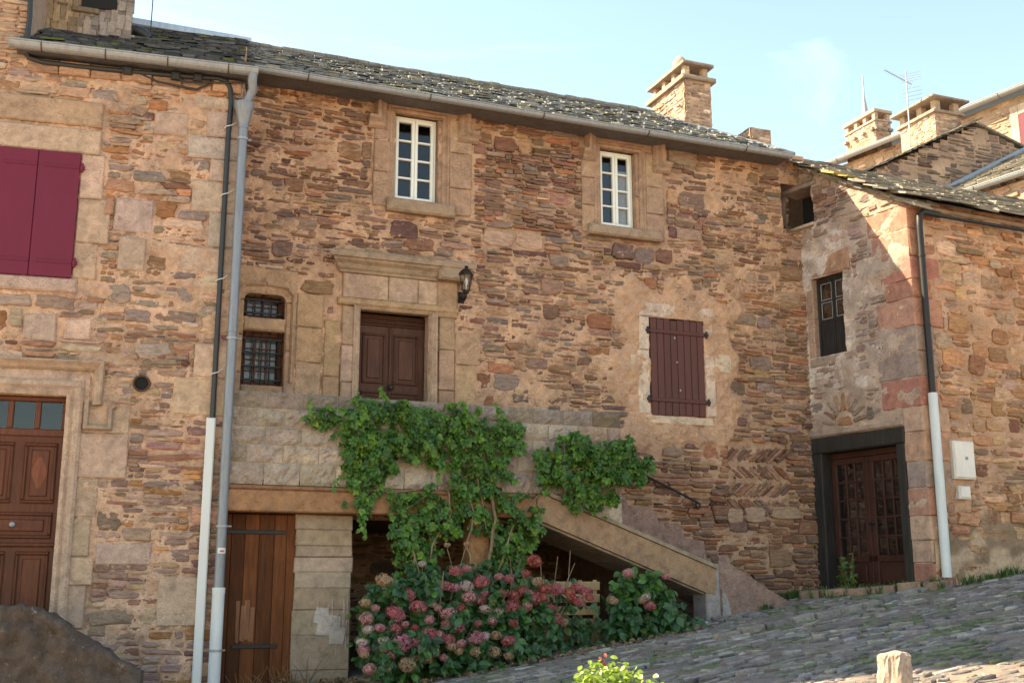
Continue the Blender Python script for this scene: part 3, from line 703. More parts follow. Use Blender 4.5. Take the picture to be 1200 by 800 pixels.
# ---- small barred window with an ogee head
sb = MB()
og = [(1.97, 5.12)] + [(1.97 + .08 * (1 - math.cos(a)), 5.12 + .08 * math.sin(a)) for a in np.linspace(.3, 1.57, 5)] + [(2.18, 5.205), (2.215, 5.225), (2.225, 5.26), (2.235, 5.225), (2.27, 5.205)] + [(2.48 - .08 * (1 - math.cos(a)), 5.12 + .08 * math.sin(a)) for a in np.linspace(1.57, .3, 5)] + [(2.48, 5.12)]
prism(sb, MAIN, [(1.62, 5.12)] + og + [(2.62, 5.12), (2.62, 5.52), (1.62, 5.52)], -.28, .04, dcol(base=SAND))
sweep(sb, MAIN, [(1.90, 4.1), (1.90, 5.2), (1.97, 5.30), (2.2, 5.32), (2.225, 5.37), (2.25, 5.32), (2.5, 5.30), (2.57, 5.2), (2.57, 4.1)], [(-.02, 0), (-.02, .05), (.0, .075), (.025, .06), (.025, 0)], SAND)
stack(sb, MAIN, 1.62, 1.97, 3.85, 5.116, 3, .035, SAND); stack(sb, MAIN, 2.49, 2.62, 3.85, 5.116, 2, .035, SAND)
stack(sb, MAIN, 2.625, 2.96, 3.9, 5.26, 3, .03, SAND)
block(sb, MAIN, 1.972, 2.487, 4.738, 4.897, -.28, .03, .02, dcol(base=SAND)); block(sb, MAIN, 1.972, 2.487, 3.85, 4.047, -.28, .04, .02, dcol(base=SAND))
sw = sb.build('window_surround', [M_DRESS], house)
for op, nx, ny in ((SWU, 4, 2), (SWL, 4, 4)):
    a, b, c, e = op; fb = MB(); e2 = e + .03 if ny == 2 else e
    for q in ((a, b, c, c + .05), (a, b, e2 - .04, e2), (a, a + .045, c + .05, e2 - .04), (b - .045, b, c + .05, e2 - .04)): block(fb, MAIN, *q, -.21, -.15, .006)
    wn = fb.build('window', [M_REDW], house)
    block_b = MB(); grid_bars(block_b, MAIN, a + .046, b - .046, c + .052, e2 - .042, 2 if ny == 2 else 3, ny, .02, -.195, -.165, .012); block_b.build('glazing_bars', [M_REDW], wn)
    pane(MAIN, a + .04, b - .04, c + .045, e2 - .035, -.18, wn)
    gb = MB()
    for k in range(nx + 1):
        x = a + (b - a) * (k + .5) / (nx + 1); tube(gb, [MAIN.p(x, c, -.10), MAIN.p(x, e2, -.10)], .010, 8)
    for k in range(ny):
        y_ = c + (e2 - c) * (k + .5) / ny; block(gb, MAIN, a, b, y_ - .012, y_ + .012, -.115, -.085, .003)
    gb.build('iron_grille', [M_IRON], wn)
    bk = MB(); block(bk, MAIN, a + .05, b - .05, c + .05, e2 - .05, -.30, -.29, .001, (.8, .8, .8)); bk.build('blind', [M_CURT], wn)
    if ny == 4:
        ob = MB()
        for x, z in ((2.245, 4.50), (2.175, 4.32)):
            block(ob, MAIN, x - .022, x + .022, z - .09, z + .09, -.24, -.21, .008)
        ob.build('brass_ornament', [M_BRASS], wn)

# ---- brown plank shutter in a cement frame
sb = MB()
for q in ((7.44, 8.66, 5.385, 5.59), (7.44, 7.60, 4.90, 5.38), (7.41, 7.60, 4.0, 4.895), (8.495, 8.64, 4.95, 5.38), (8.495, 8.66, 4.0, 4.945), (8.665, 8.93, 4.66, 4.92), (7.30, 7.405, 4.60, 4.82), (7.50, 8.60, 3.87, 3.985)):
    block(sb, MAIN, *q, -.1, .068 + rnd.uniform(-.004, .006), .01, dcol(base=(.56, .47, .375), v=.04), 0, .008)
sr = sb.build('window_surround', [M_DRESS], house)
sb = MB(); n = 8
for k in range(n):
    a = 7.612 + (8.478 - 7.612) * k / n; b = 7.612 + (8.478 - 7.612) * (k + 1) / n
    block(sb, MAIN, a + .003, b - .003, 3.985 + rnd.uniform(-.008, .008), 5.375 + rnd.uniform(-.025, .008), .035, .075, .007, np.ones(3) * rnd.uniform(.85, 1.15))
sh = sb.build('shutter', [M_BROWNP], house)
for v_ in (5.18, 4.20):
    hb = MB(); block(hb, MAIN, 7.60, 8.49, v_ - .03, v_ + .03, .070, .092, .008, (.95, .95, .95)); hb.build('batten', [M_BROWNP], sh)
    for u_, s_ in ((7.60, -1), (8.49, 1)):
        hb = MB(); tube(hb, [MAIN.p(u_ + .03 * s_, v_ - .05, .085), MAIN.p(u_ + .03 * s_, v_ + .05, .085)], .018, 8); block(hb, MAIN, min(u_, u_ + .06 * s_), max(u_, u_ + .06 * s_), v_ - .018, v_ + .018, .06, .10, .004)
        hb.build('hinge', [M_IRON], sh)
for x, z in ((8.0, 5.1), (8.03, 4.75), (8.07, 4.35)):
    hb = MB(); block(hb, MAIN, x - .012, x + .012, z - .015, z + .015, .07, .084, .004, (1, 1, 1)); hb.build('bolt_head', [M_ZINC], sh)

# ================================================================== left house
lh = thing('terraced_house', 'pale stone house at the left edge with wine red shutters and panelled door', 'house', (-.4, -.75, gz(-.4, -.75)))
lw = MB()
LS = (-2.62, -1.745, 4.965, 6.425); LD = (-2.57, -1.69, 1.15, 3.65)
TU = -2.42                                       # right edge of the taller part
keepL = [(-3.2, -1.53, 6.42, 7.05), (-3.0, -1.46, 4.78, 6.43), (-3.2, -1.40, 3.64, 4.02), (-3.0, -1.30, 1.0, 3.66), (-1.45, -1.02, 2.77, 3.56)]
quo = []
v_ = -.1; k = 0; r = random.Random(19)
while v_ < 7.2:
    h = r.uniform(.26, .46); L_ = r.uniform(.5, .72) if k % 2 else r.uniform(.26, .42)
    if v_ > 3.3 and r.random() < .9: quo.append((-L_, 0.0, v_, min(v_ + h, 7.3)))
    v_ += h; k += 1
extra = [(-1.35, -.92, 5.55, 5.95), (-1.28, -.98, 5.1, 5.5), (-.98, -.6, 6.75, 7.05), (-2.2, -1.85, 4.25, 4.55), (-1.78, -1.5, 4.28, 4.52), (-.62, -.2, 1.22, 1.75), (-1.28, -.7, 1.86, 2.1)]
keepL2 = keepL + quo + extra
def mdl(u, v): return .005 + .009 * nz(u, v, 1.1, 121) + .007 * nz(u, v, .28, 122) + .005 * nz(u, v, .10, 123) + .0035 * nz(u, v, .05, 126)
def mcl(u, v): return np.array([.53, .37, .265]) * (1 + .10 * nz(u, v, .9, 124) + .05 * nz(u, v, .15, 125))[..., None]
def linside(u, v): return v < 7.52 or u < TU
rubble(lw, LEFT, -5.2, 0, 3.45, 7.5, keepL2, None, PAL_LEFT, 133, None, d=(.016, .010), band=(.10, .30), big=.5, thin=(.032, .09), ln=(.13, .5), bigw=(.2, .5))
rubble(lw, LEFT, -5.2, 0, -.5, 3.45, keepL2, None, [(C(.33, .235, .185), 5), (C(.30, .215, .18), 4), (C(.40, .215, .10), 1.3), (C(.27, .16, .14), 2), (C(.42, .30, .22), 3), (C(.36, .20, .14), 2)], 136, None, d=(.020, .008), band=(.13, .34), big=.74, thin=(.035, .10), ln=(.13, .5), bigw=(.2, .5))
rubble(lw, LEFT, -5.2, TU, 7.5, 10.2, [], None, PAL_LEFT, 134, lambda u, v, c, r_: c * .5 + np.array([.46, .35, .26]) * .55, d=(.03, .006), band=(.3, .42), big=1.0, bigw=(.5, .9), warp=.0)
sheet(lw, LEFT, -5.2, 0, -1.2, 7.5, [LS, LD], None, mdl, mcl, .021)
sheet(lw, LEFT, -5.2, TU, 7.5, 10.4, [], None, mdl, mcl, .06)
for a, b, c, e in quo + extra: block(lw, LEFT, a + .004, b - .004 if b < 0 else .035, c + .004, e - .004, -.25, .032 + rnd.uniform(-.008, .006), .016, dcol(base=rnd.choice([(.44, .35, .28), (.42, .32, .265), (.37, .31, .265), (.45, .34, .25)]), v=.12), 2, .012)
p3 = lambda u, v, d: LEFT.p(u, v, d)
# return wall at the corner, top of the tall part, dark core
blkR = Fr(LEFT.p(0, 0, 0), -LEFT.N)
rubble(lw, blkR, 0.02, 1.05, -.3, 8.0, [(0, .25, -.3, 8.0)], None, PAL_LEFT, 135, None)
sheet(lw, blkR, 0, 1.1, -.3, 8.0, [], None, mdl, mcl, .06)
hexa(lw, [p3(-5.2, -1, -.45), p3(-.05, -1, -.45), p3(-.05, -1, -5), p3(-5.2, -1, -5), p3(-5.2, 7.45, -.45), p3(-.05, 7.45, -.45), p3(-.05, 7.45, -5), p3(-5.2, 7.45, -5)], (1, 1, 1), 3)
hexa(lw, [p3(-5.2, 7.46, -.06), p3(TU, 7.46, -.06), p3(TU, 7.46, -4), p3(-5.2, 7.46, -4), p3(-5.2, 12.0, -.06), p3(TU, 12.0, -.06), p3(TU, 12.0, -4), p3(-5.2, 12.0, -4)], (.42, .32, .24), 1)
lw.build('wall', [M_SCHIST, M_MORTAR, M_DRESS, M_DARK], lh)
# roof of the lower part, up against the tall part
lr = MB()
def eaveY(u): return LEFT.p(u, 0, .22)[1]
ga_ = LEFT.hit(10, 44, .33); gb2 = LEFT.hit(303, 79, .33); LZ = (ga_[1] + gb2[1]) / 2 - .02; lo_ = LEFT.p(TU - .03, LZ, .25); LY = lo_[1]; ls = Slope(lo_, LEFT.U, PITCH)
xl = LEFT.p(TU, 0, 0)[0]
def mossl(u, s, c, r_):
    k = float(nz(u, s, .5, 191)) + (1.6 if u < -.1 and s < .5 else 0)
    return np.array([.15, .17, .05]) * r_.uniform(.6, 1.3) if k > 1.5 else c
slates(lr, ls, lambda s: -.02, lambda s: 2.56, (RZ - LZ) / SR - .1, 141, tilt=.04, row=.12, wd=(.12, .3), colf=mossl, pal=[(C(.085, .09, .10), 5), (C(.12, .125, .135), 3), (C(.06, .062, .07), 3)])  # darker slates than the main roof, painting in the tall part's shadow
q = [ls.p(-.05, .02, -.04), ls.p(2.56, .02, -.04), (1.9, RY, RZ - .05), (xl - .1, RY, RZ - .05), (xl - .1, 2 * RY - LY, LZ - .05), (1.9, 2 * RY - LY, LZ - .05)]
lr.add(q, [(0, 1, 2, 3), (3, 2, 5, 4), (1, 5, 2), (0, 3, 4), (0, 4, 5, 1)], (.12, .115, .12), 0)
lroof = lr.build('roof', [M_SLATE], lh)
fm = MB(); block(fm, Fr((0, RY - .10, 0), (1, 0, 0)), xl + .55, 2.15, RZ + .0, RZ + .12, -.25, 0, .02, (1, 1, 1)); fm.build('ridge_flashing', [M_FLASH], lroof)
eb = MB()
es = Slope(ls.p(0, .03, -.035), LEFT.U, PITCH); block(eb, es, 0, 2.54, 0, .4, -.03, 0, .004, (.5, .42, .35))
for k in range(7): block(eb, LEFT, TU + .02 + k * .34, TU + .35 + k * .34, 7.36, 7.52, -.05, .05 + rnd.uniform(-.02, .02), .015, np.array([.42, .27, .18]) * rnd.uniform(.8, 1.15), 1)
eb.build('eaves', [M_GREYW, M_SCHIST], lh)
gutter('gutter', LEFT, ga_[0], gb2[0], ga_[1], gb2[1], .25, .078, lh, M_ZINC, .62)
# slate-hung dormer behind the eaves
dm = MB(); FD = Fr((0, .35, 0), (1, -.03, 0))
a0 = FD.hit(52, 40)[0]; a1 = FD.hit(152, 40)[0]; zb = 8.1; ztop = 10.3
block(dm, FD, a0, a1, zb, ztop, -1.6, 0, .02, (.26, .19, .14))
r = random.Random(77); v_ = zb
while v_ < ztop:
    u = a0
    while u < a1:
        w_ = r.uniform(.05, .11); k = smooth(.25, .55, (u - a0) / (a1 - a0))
        c = np.array([.34, .23, .14]) * (1 - k) + np.array([.30, .24, .215]) * k
        block(dm, FD, u + .002, u + w_ - .002, v_ - .04 + r.uniform(-.02, .02), v_ + .17, -.01, .012 + r.uniform(0, .02), .004, c * r.uniform(.65, 1.3), 0, .006); u += w_
    v_ += .13
dor = dm.build('dormer', [M_SLATE], lh)
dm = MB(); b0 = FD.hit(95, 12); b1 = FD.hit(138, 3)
prism(dm, FD, [(b0[0], b0[1]), (b1[0], b1[1] - .12), (b1[0] - .02, b1[1] + .3), (b0[0], b0[1] + .4)], .0, .05, (1, 1, 1)); dm.build('opening', [M_DARK], dor)  # black slab on the face, painted stand-in for the shade of an opening
dm = MB(); b0 = FD.hit(84, 13); b1 = FD.hit(116, 19); block(dm, FD, b0[0], b1[0], b1[1], b1[1] + .07, .0, .06, .01, (.8, .8, .7)); dm.build('sill', [M_GREYW], dor)
dm = MB(); b0 = FD.hit(156, 22); tube(dm, [FD.p(b0[0] + .02, b0[1], -.3), FD.p(b0[0] + .14, b0[1] - .04, -.3), FD.p(b0[0] + .22, b0[1] - .1, -.3)], [.07, .075, .05], 10); dm.build('vent_cowl', [M_BLACK], lroof)
dm = MB(); b0 = onY(177, 30, 1.6); tube(dm, [b0 + (0, 0, -.5), b0 + (.0, 0, 1.0)], .008, 6); dm.build('rod', [M_IRON], lroof)
# wine red shutters with their frame
sb = MB()
block(sb, LEFT, -3.1, -1.55, 6.76, 7.06, -.2, .05, .015, dcol(base=(.40, .30, .215)))
block(sb, LEFT, -3.1, -1.55, 6.43, 6.72, -.2, .045, .015, dcol(base=(.42, .32, .235)))
stack(sb, LEFT, -1.745, -1.49, 4.97, 6.425, 3, .03, (.46, .34, .26), alt=.10)
block(sb, LEFT, -3.0, -1.68, 4.80, 4.96, -.2, .06, .02, dcol(base=(.40, .31, .24)))
sb.build('window_surround', [M_DRESS], lh)
for a, b in ((-2.615, -2.193), (-2.188, -1.745)):
    sb = MB(); block(sb, LEFT, a, b, 4.965, 6.42, .02, .062, .006)
    sh = sb.build('shutter', [M_WINE], lh)
    for v_ in (5.14, 6.25):
        sb = MB(); block(sb, LEFT, a + .07, b - .004, v_ - .02, v_ + .02, .0622, .069, .005, (.92, .92, .92)); sb.build('strap', [M_WINE], sh)
        if b > -2:
            sb = MB(); tube(sb, [LEFT.p(b + .02, v_ - .05, .06), LEFT.p(b + .02, v_ + .05, .06)], .017, 8); block(sb, LEFT, b, b + .05, v_ - .02, v_ + .02, .04, .07, .004); sb.build('hinge', [M_WINE], sh)
# front door, transom and moulded frame
sb = MB(); DW = (.42, .325, .25)
stack(sb, LEFT, -1.685, -1.34, 1.2, 2.77, 4, .03, DW, alt=.05)
block(sb, LEFT, -1.685, -1.02, 2.775, 3.26, -.25, .035, .014, dcol(base=DW)); block(sb, LEFT, -1.685, -1.02, 3.265, 3.70, -.25, .02, .014, dcol(base=(.44, .33, .24)))
block(sb, LEFT, -3.2, -1.45, 3.655, 3.95, -.25, .03, .014, dcol(base=DW))
sweep(sb, LEFT, [(-2.9, 3.655), (-1.685, 3.655), (-1.685, 1.2)], [(.0, -.02), (.0, .045), (.04, .07), (.07, .05), (.10, .08), (.14, .075), (.17, .05), (.17, -.02)], DW)
sr = sb.build('door_surround', [M_DRESS], lh)
sb = MB(); sweep(sb, LEFT, [(-3.1, 3.93), (-1.43, 3.93), (-1.43, 3.56)], [(0, 0), (0, .05), (.02, .08), (.05, .10), (.085, .14), (.105, .13), (.115, .04), (.115, 0)], (.36, .28, .21)); sweep(sb, LEFT, [(-1.50, 3.60), (-1.50, 3.29), (-1.20, 3.29), (-1.20, 3.52), (-1.17, 3.54)], [(0, 0), (0, .06), (.012, .085), (.045, .085), (.055, .05), (.055, 0)], (.34, .27, .21)); sb.build('hood_mould', [M_LICHEN], sr)
sb = MB(); d = -.10
panel_door(sb, LEFT, -2.56, -1.692, 1.2, 3.22, d, [(-2.50, -2.18, 2.50, 3.15), (-2.08, -1.745, 2.50, 3.15), (-2.50, -1.745, 2.13, 2.41), (-2.50, -2.18, 1.28, 2.0), (-2.08, -1.745, 1.28, 2.0)], mould=.04)
block(sb, LEFT, -2.56, -1.692, 2.045, 2.09, d, d + .035, .012)
ld = sb.build('door', [M_DOORW], lh)
sb = MB(); c_ = LEFT.p(-1.912, 2.83, d + .014)
P = [LEFT.p(-1.912 + .07 * math.cos(a) * (1 + .12 * math.cos(4 * a)), 2.83 + .16 * math.sin(a) * (1 + .1 * math.cos(4 * a)), d + .018) for a in np.linspace(0, 2 * math.pi, 24, endpoint=False)]
sb.add(P + [LEFT.p(-1.912, 2.83, d + .026)], [(k, (k + 1) % 24, 24) for k in range(24)], (1.9, 1.9, 1.9)); sb.build('carved_cartouche', [M_DOORW], ld)
sb = MB(); lathe_pts = [LEFT.p(-2.13, 2.275, d + x) for x in (0, .03, .05, .065, .07)]; tube(sb, lathe_pts, [.014, .012, .032, .026, .008], 12); sb.build('knob', [M_ZINC], ld)
sb = MB()
for q in ((-2.56, -1.692, 3.22, 3.30), (-2.56, -1.692, 3.60, 3.65)): block(sb, LEFT, *q, -.16, -.085, .01)
for k in range(4): x = -2.53 + k * .275; block(sb, LEFT, x - .025, x + .03, 3.302, 3.598, -.16, -.09, .008)
tw = sb.build('transom_window', [M_REDW], lh); pane(LEFT, -2.53, -1.70, 3.28, 3.62, -.13, tw)
# round vent pipe
sb = MB(); c_ = LEFT.hit(166, 450)
n = 20; P = []
for rr, dd in ((.095, .0), (.095, .03), (.075, .03), (.07, -.2)): P += [LEFT.p(c_[0] + rr * math.cos(a), c_[1] + rr * math.sin(a), dd + .03) for a in np.linspace(0, 2 * math.pi, n, endpoint=False)]
sb.add(P, [(i * n + j, i * n + (j + 1) % n, (i + 1) * n + (j + 1) % n, (i + 1) * n + j) for i in range(3) for j in range(n)], (.9, .9, .9), 0, True)
sb.add([LEFT.p(c_[0] + .07 * math.cos(a), c_[1] + .07 * math.sin(a), .036) for a in np.linspace(0, 2 * math.pi, n, endpoint=False)], [tuple(range(n))], (.05, .05, .05), 1)  # black disc over the wall, painting the shade of the pipe's bore
sb.build('vent_pipe', [M_RUST, M_DARK], lh)
# downpipe: swan neck, hopper, zinc pipe, cast-iron foot
yp = -1.14; xp = float(onY(285, 150, yp)[0]); zh = lambda y_: float(onY(270, y_, yp)[2])
sb = MB(); g0 = LEFT.p(gb2[0] - .06, gb2[1] - .05, .25); tube(sb, [g0, g0 + (0, .01, -.10), (xp + .08, yp - .05, zh(104)), (xp + .02, yp - .01, zh(118)), (xp, yp, zh(128))], .055, 14)
tube(sb, [(xp, yp, zh(119)), (xp, yp, zh(124)), (xp, yp, zh(128)), (xp, yp, zh(140)), (xp, yp, zh(146))], [.115, .115, .10, .075, .056], 16)
tube(sb, [(xp, yp, zh(144)), (xp, yp, zh(690))], .054, 16)
for y_ in (145, 385): tube(sb, [(xp, yp, zh(y_)), (xp, yp, zh(y_) - .04)], .060, 16)
dp = sb.build('downpipe', [M_ZINCB], lh)
sb = MB(); tube(sb, [(xp, yp, zh(688)), (xp, yp, zh(694)), (xp, yp, zh(696)), (xp, yp, zh(720)), (xp, yp, .0)], [.07, .07, .066, .066, .066], 16); sb.build('cast_iron_foot', [M_WHITEM], dp)
for y_ in (160, 395, 615, 760):
    sb = MB(); tube(sb, [(xp, yp, zh(y_)), (xp, yp, zh(y_) - .025)], .064 if y_ < 700 else .074, 16); tube(sb, [(xp + .05, yp, zh(y_) - .012), (xp + .10, yp + .01, zh(y_) - .012)], .012, 6); sb.build('collar', [M_ZINC], dp)
sb = MB()
P = []; zl = zh(645)
for a in np.linspace(-2.3, -.6, 9):
    for dz in (-.03, .03): P.append((xp + .0562 * math.cos(a), yp + .0562 * math.sin(a), zl + dz))
sb.add(P, [(2 * k, 2 * k + 2, 2 * k + 3, 2 * k + 1) for k in range(8)], (1, 1, 1), 0)
P = []
for a in np.linspace(-1.9, -1.0, 6):
    for dz in (-.016, .004): P.append((xp + .0568 * math.cos(a), yp + .0568 * math.sin(a), zl + dz))
sb.add(P, [(2 * k, 2 * k + 2, 2 * k + 3, 2 * k + 1) for k in range(5)], (.75, .08, .08), 0)
sb.build('sticker', [M_PLASTIC], dp)
# black cable with its clips and the white conduit at the foot
pc = thing('power_cable', 'thick black cable running under the left gutter and down beside the zinc downpipe', 'cable', LEFT.p(-.1, 4, .05))
sb = MB(); H = lambda x, y_, d=.06: LEFT.p(*LEFT.hit(x, y_, d), d)
xc = float(LEFT.hit(268, 150, .06)[0])
tube(sb, [H(36, -12), H(35, 20), H(31, 52), H(34, 68), H(50, 73), H(90, 78), H(150, 84), H(220, 90), H(255, 92), H(265, 95), H(270, 104), H(271, 120), LEFT.p(xc, LEFT.hit(268, 160, .06)[1], .06), LEFT.p(xc, LEFT.hit(250, 500, .06)[1], .06)], .030, 10)
sb.build('cable', [M_BLACK], pc)
sb = MB(); tube(sb, [H(160, 85), H(185, 96), H(230, 105), H(243, 100), H(250, 94)], .014, 8); sb.build('thin_cable', [M_BLACK], pc); sb = MB(); tube(sb, [H(205, 92, .08), H(218, 96, .08), H(235, 97, .08), H(290, 97, .1)], .012, 8); sb.build('thin_cable', [M_BLACK], pc); sb = MB(); tube(sb, [H(36, 50), H(45, 36, .2), H(60, 33, .25), H(80, 42, .3)], .008, 6); sb.build('thin_cable', [M_BLACK], pc)
for x, y_ in ((150, 84), (206, 90), (232, 92)):
    sb = MB(); u, v = LEFT.hit(x, y_, .06); block(sb, LEFT, u - .05, u + .05, v - .05, v + .04, .02, .12, .015); sb.build('junction_box', [M_BLACK], pc)
for y_ in (150, 230, 330, 440):
    sb = MB(); v = LEFT.hit(262, y_, .06)[1]; tube(sb, [LEFT.p(xc - .05, v, .04), LEFT.p(xc - .03, v + .01, .095), LEFT.p(xc + .03, v + .03, .095), LEFT.p(xc + .08, v + .08, .05)], .006, 6); sb.build('cable_tie', [M_PLASTIC], pc)
cn = MB(); xk = LEFT.hit(248, 490, .04)[0]; vt = LEFT.hit(248, 490, .04)[1]
block(cn, LEFT, xk - .055, xk + .045, -.1, vt, .036, .10, .008); block(cn, LEFT, xk - .045, xk + .035, -.1, vt - .01, .10, .108, .004)
tag(cn.build('cable_conduit', [M_PLASTIC]), 'square white plastic conduit covering the cable left of the downpipe foot', 'conduit')
# stone stair up to the left door
st = thing('entrance_stair', 'low dark lichen-covered stone stair wall sloping down in front of the left door', 'stair', (-.6, -2.0, gz(-.6, -2)))
FS = Fr((0, -2.15, 0), (1, -.06, 0)); sb = MB()
tp = [FS.hit(-60, 708), FS.hit(0, 710), FS.hit(48, 712), FS.hit(165, 786), FS.hit(168, 800)]
top = [(tp[0][0] - .5, tp[0][1])] + tp[1:4] + [(tp[4][0] + .02, -.3)]
def topv(u):
    for (ua, va), (ub, vb) in zip(top[:-1], top[1:]):
        if ua <= u <= ub: return va + (vb - va) * (u - ua) / max(ub - ua, 1e-3)
    return -.3
uu_ = np.linspace(top[0][0], top[3][0], 70); tv_ = np.array([topv(u) for u in uu_]); tv_ = np.convolve(np.pad(tv_, 3, 'edge'), np.ones(7) / 7, 'valid') + .009 * nz(uu_, uu_ * 0, .35, 171) + .008 * nz(uu_, uu_ * 0, .09, 172)
rows = []; DC = (.095, .077, .064)
vs_ = np.linspace(0, 1, 40)
for k_, (fv, dd) in enumerate([(q, 0) for q in vs_] + [(1.0, -.06), (1.0, -.16), (.995, -.28)]):
    vv_ = -.3 + (tv_ + .3) * fv - (.03 * smooth(.93, 1.0, fv) * 0); bul = .02 * nz(uu_, vv_, .35, 173) + .012 * nz(uu_, vv_, .12, 174) + .006 * nz(uu_, vv_, .05, 175)
    ro = -.05 * smooth(.95, 1.0, fv) ** 2
    rows.append(FS.O + uu_[:, None] * FS.U + (vv_ + (.012 * nz(uu_, np.full_like(uu_, dd), .15, 176) if dd else 0))[:, None] * FS.V + (dd + (bul + ro if not dd else -.05 + bul * 0))[:, None] * FS.N)
P = np.concatenate(rows); m_ = len(uu_); nr_ = len(rows)
sb.add(P, [(a * m_ + b, a * m_ + b + 1, (a + 1) * m_ + b + 1, (a + 1) * m_ + b) for a in range(nr_ - 1) for b in range(m_ - 1)], DC, 0, True)
block(sb, FS, top[3][0] - .25, top[3][0] + .03, -.4, topv(top[3][0] - .02) - .02, -.28, -.03, .03, DC)
r = random.Random(3)
def stin(u, v):
    for (ua, va), (ub, vb) in zip(top[:-1], top[1:]):
        if ua <= u <= ub: return v < va + (vb - va) * (u - ua) / max(ub - ua, 1e-3) - .16
    return False
rubble(sb, FS, top[0][0], top[0][0] + .95, -.3, 1.5, [], stin, [(C(.13, .10, .08), 4), (C(.18, .13, .09), 2), (C(.10, .08, .07), 3)], 37, None, d=(.012, .008), band=(.14, .3), big=.7)
sb.build('side_wall', [m_stone('dark_lichen_stone', bed=False, fine=70, mott=.6, bstr=.9, lichen=((.30, .27, .23), .60))], st)
sb = MB(); ux = top[3][0]
for k in range(7):
    u_ = ux - .02 - (k + 1) * .2; zt_ = gz(u_, -1.5) + .14 * (k + 1)
    block(sb, Fr((0, -1.86, 0), (1, 0, 0)), u_, u_ + .24, -.4, min(zt_, 1.17), -.8, 0, .015, (.25, .2, .16))
block(sb, Fr((0, -1.86, 0), (1, 0, 0)), -3.2, ux - 1.4, -.4, 1.18, -.85, 0, .015, (.25, .2, .16))
sb.build('steps', [M_LICHEN], st)

# ================================================================== corner house on the right
ch_ = thing('corner_house', 'corner house on the right with rough slate eaves and a dark glazed door', 'house', (P1[0], P1[1], gz(P1[0], P1[1])))
cw = MB(); LE = 1.95
RD = (.10, 1.52, 1.5, 3.62); RW = (.17, .76, 4.965, 6.17); RO = (-.27, .25, 7.06, 7.64)
def vtop(u): return 8.06 - .572 * u
kR = [(-.1, 1.66, 1.2, 3.80), (.02, .92, 4.86, 6.55), RO, (-.4, .45, 7.62, 7.80), (.22, 1.02, 3.86, 4.42)]
quoR = []; r = random.Random(29); v_ = 1.3; k = 0
PALQ = [C(.36, .19, .14), C(.40, .26, .19), C(.33, .16, .13), C(.42, .30, .23), C(.30, .24, .215), C(.38, .22, .17)]
while v_ < 6.9:
    h = r.uniform(.26, .40) if v_ < 3.9 else r.uniform(.22, .42); L_ = (r.uniform(.30, .34) if v_ < 3.75 else r.uniform(.35, .75)); e = min(v_ + h, vtop(LE - .1) - .12)
    if 3.45 < v_ < 3.9: L_ = .31
    quoR.append((LE - L_, LE, v_, e, PALQ[r.randrange(6)] * r.uniform(.85, 1.15), r.uniform(.22, .5))); v_ += h
def zpl(u, v): return np.clip((1 - smooth(.12, .5, np.hypot(np.maximum(np.maximum(.0 - u, u - 1.2), 0), np.maximum(np.maximum(4.7 - v, v - 6.5), 0)) + .14 * nz(u, v, .5, 131))), 0, 1)
def mdr(u, v): return .008 + .009 * nz(u, v, .9, 132) + .006 * nz(u, v, .3, 133) + .003 * nz(u, v, .08, 134) + .020 * zpl(u, v)
def mcr(u, v):
    k = (.85 * zpl(u, v) * smooth(-.1, 1.0, nz(u, v, .34, 135) * .7 + nz(u, v, .09, 137) * .5 + (.9 - 1.4 * np.asarray(u))))[..., None]; k2 = (zpl(u, v))[..., None]
    b = np.array([.44, .345, .275]) * (1 + .1 * nz(u, v, .5, 136))[..., None]; b = b * (1 - .6 * k2) + np.array([.46, .39, .34]) * .6 * k2
    return b * (1 - k) + np.array([.66, .61, .56]) * k
kq = [(q[0], q[1], q[2], q[3]) for q in quoR]
rubble(cw, RL, -.45, LE, 1.2, 8.2, kR + kq, lambda u, v: v < vtop(u) - .05 and (u > -.2 or v > 6.9), [(C(.31, .23, .19), 4), (C(.36, .265, .21), 3), (C(.26, .215, .19), 4), (C(.31, .18, .145), 1.2)], 138, None, d=(.016, .012), band=(.10, .26), big=.55, bigw=(.14, .34))
sheet(cw, RL, -1.2, LE, 1.0, 8.6, [RD, RW, RO], lambda u, v: v < vtop(u) - .03, mdr, mcr, .03)
for a, b, c, e, col, l2 in quoR:                 # corner stones run round onto the street face
    V = [(RL.p(a + .004, 0, .025)), None]
    block(cw, RL, a + .004, b + .012, c + .005, e - .005, -.05, .022, .012, col, 2, .006)
    block(cw, RR, -.010, l2, c + .005, e - .005, -.05, .0235, .012, col * np.array([1.05, .95, .82]), 2, .006)  # same stones tinted warmer on this face, bounced light painted in
kR2 = [(-.1, q[5], q[2], q[3]) for q in quoR] + [(.30, .82, 2.95, 3.62), (.44, .74, 2.62, 2.90)]
def rrtop(u): return 6.90
def mdr2(u, v): return .001 + .008 * nz(u, v, 1.0, 151) + .007 * nz(u, v, .3, 152) + .005 * nz(u, v, .1, 153) + .03 * (1 - smooth(2.0, 2.5, v + .12 * nz(u, v, .6, 154) - .12 * u))
def mcr2(u, v):
    k = (1 - smooth(1.9, 2.1, v + .14 * nz(u, v, .5, 154) - .14 * u))[..., None]; k2 = (1 - smooth(2.3, 2.6, v + .14 * nz(u, v, .5, 154) - .14 * u))[..., None]
    b = np.array([.50, .325, .215]) * (1 + .1 * nz(u, v, .7, 155))[..., None]; b = b * (1 - k2) + np.array([.27, .19, .125]) * k2; return b * (1 - k) + np.array([.52, .38, .26]) * k
rubble(cw, RR, 0, 9, 1.2, 6.95, kR2, lambda u, v: v > 1.75 + .14 * u - .1, PAL_RIGHT, 158, None, d=(.014, .010), band=(.12, .28), big=.6, thin=(.04, .1), bigw=(.16, .40))
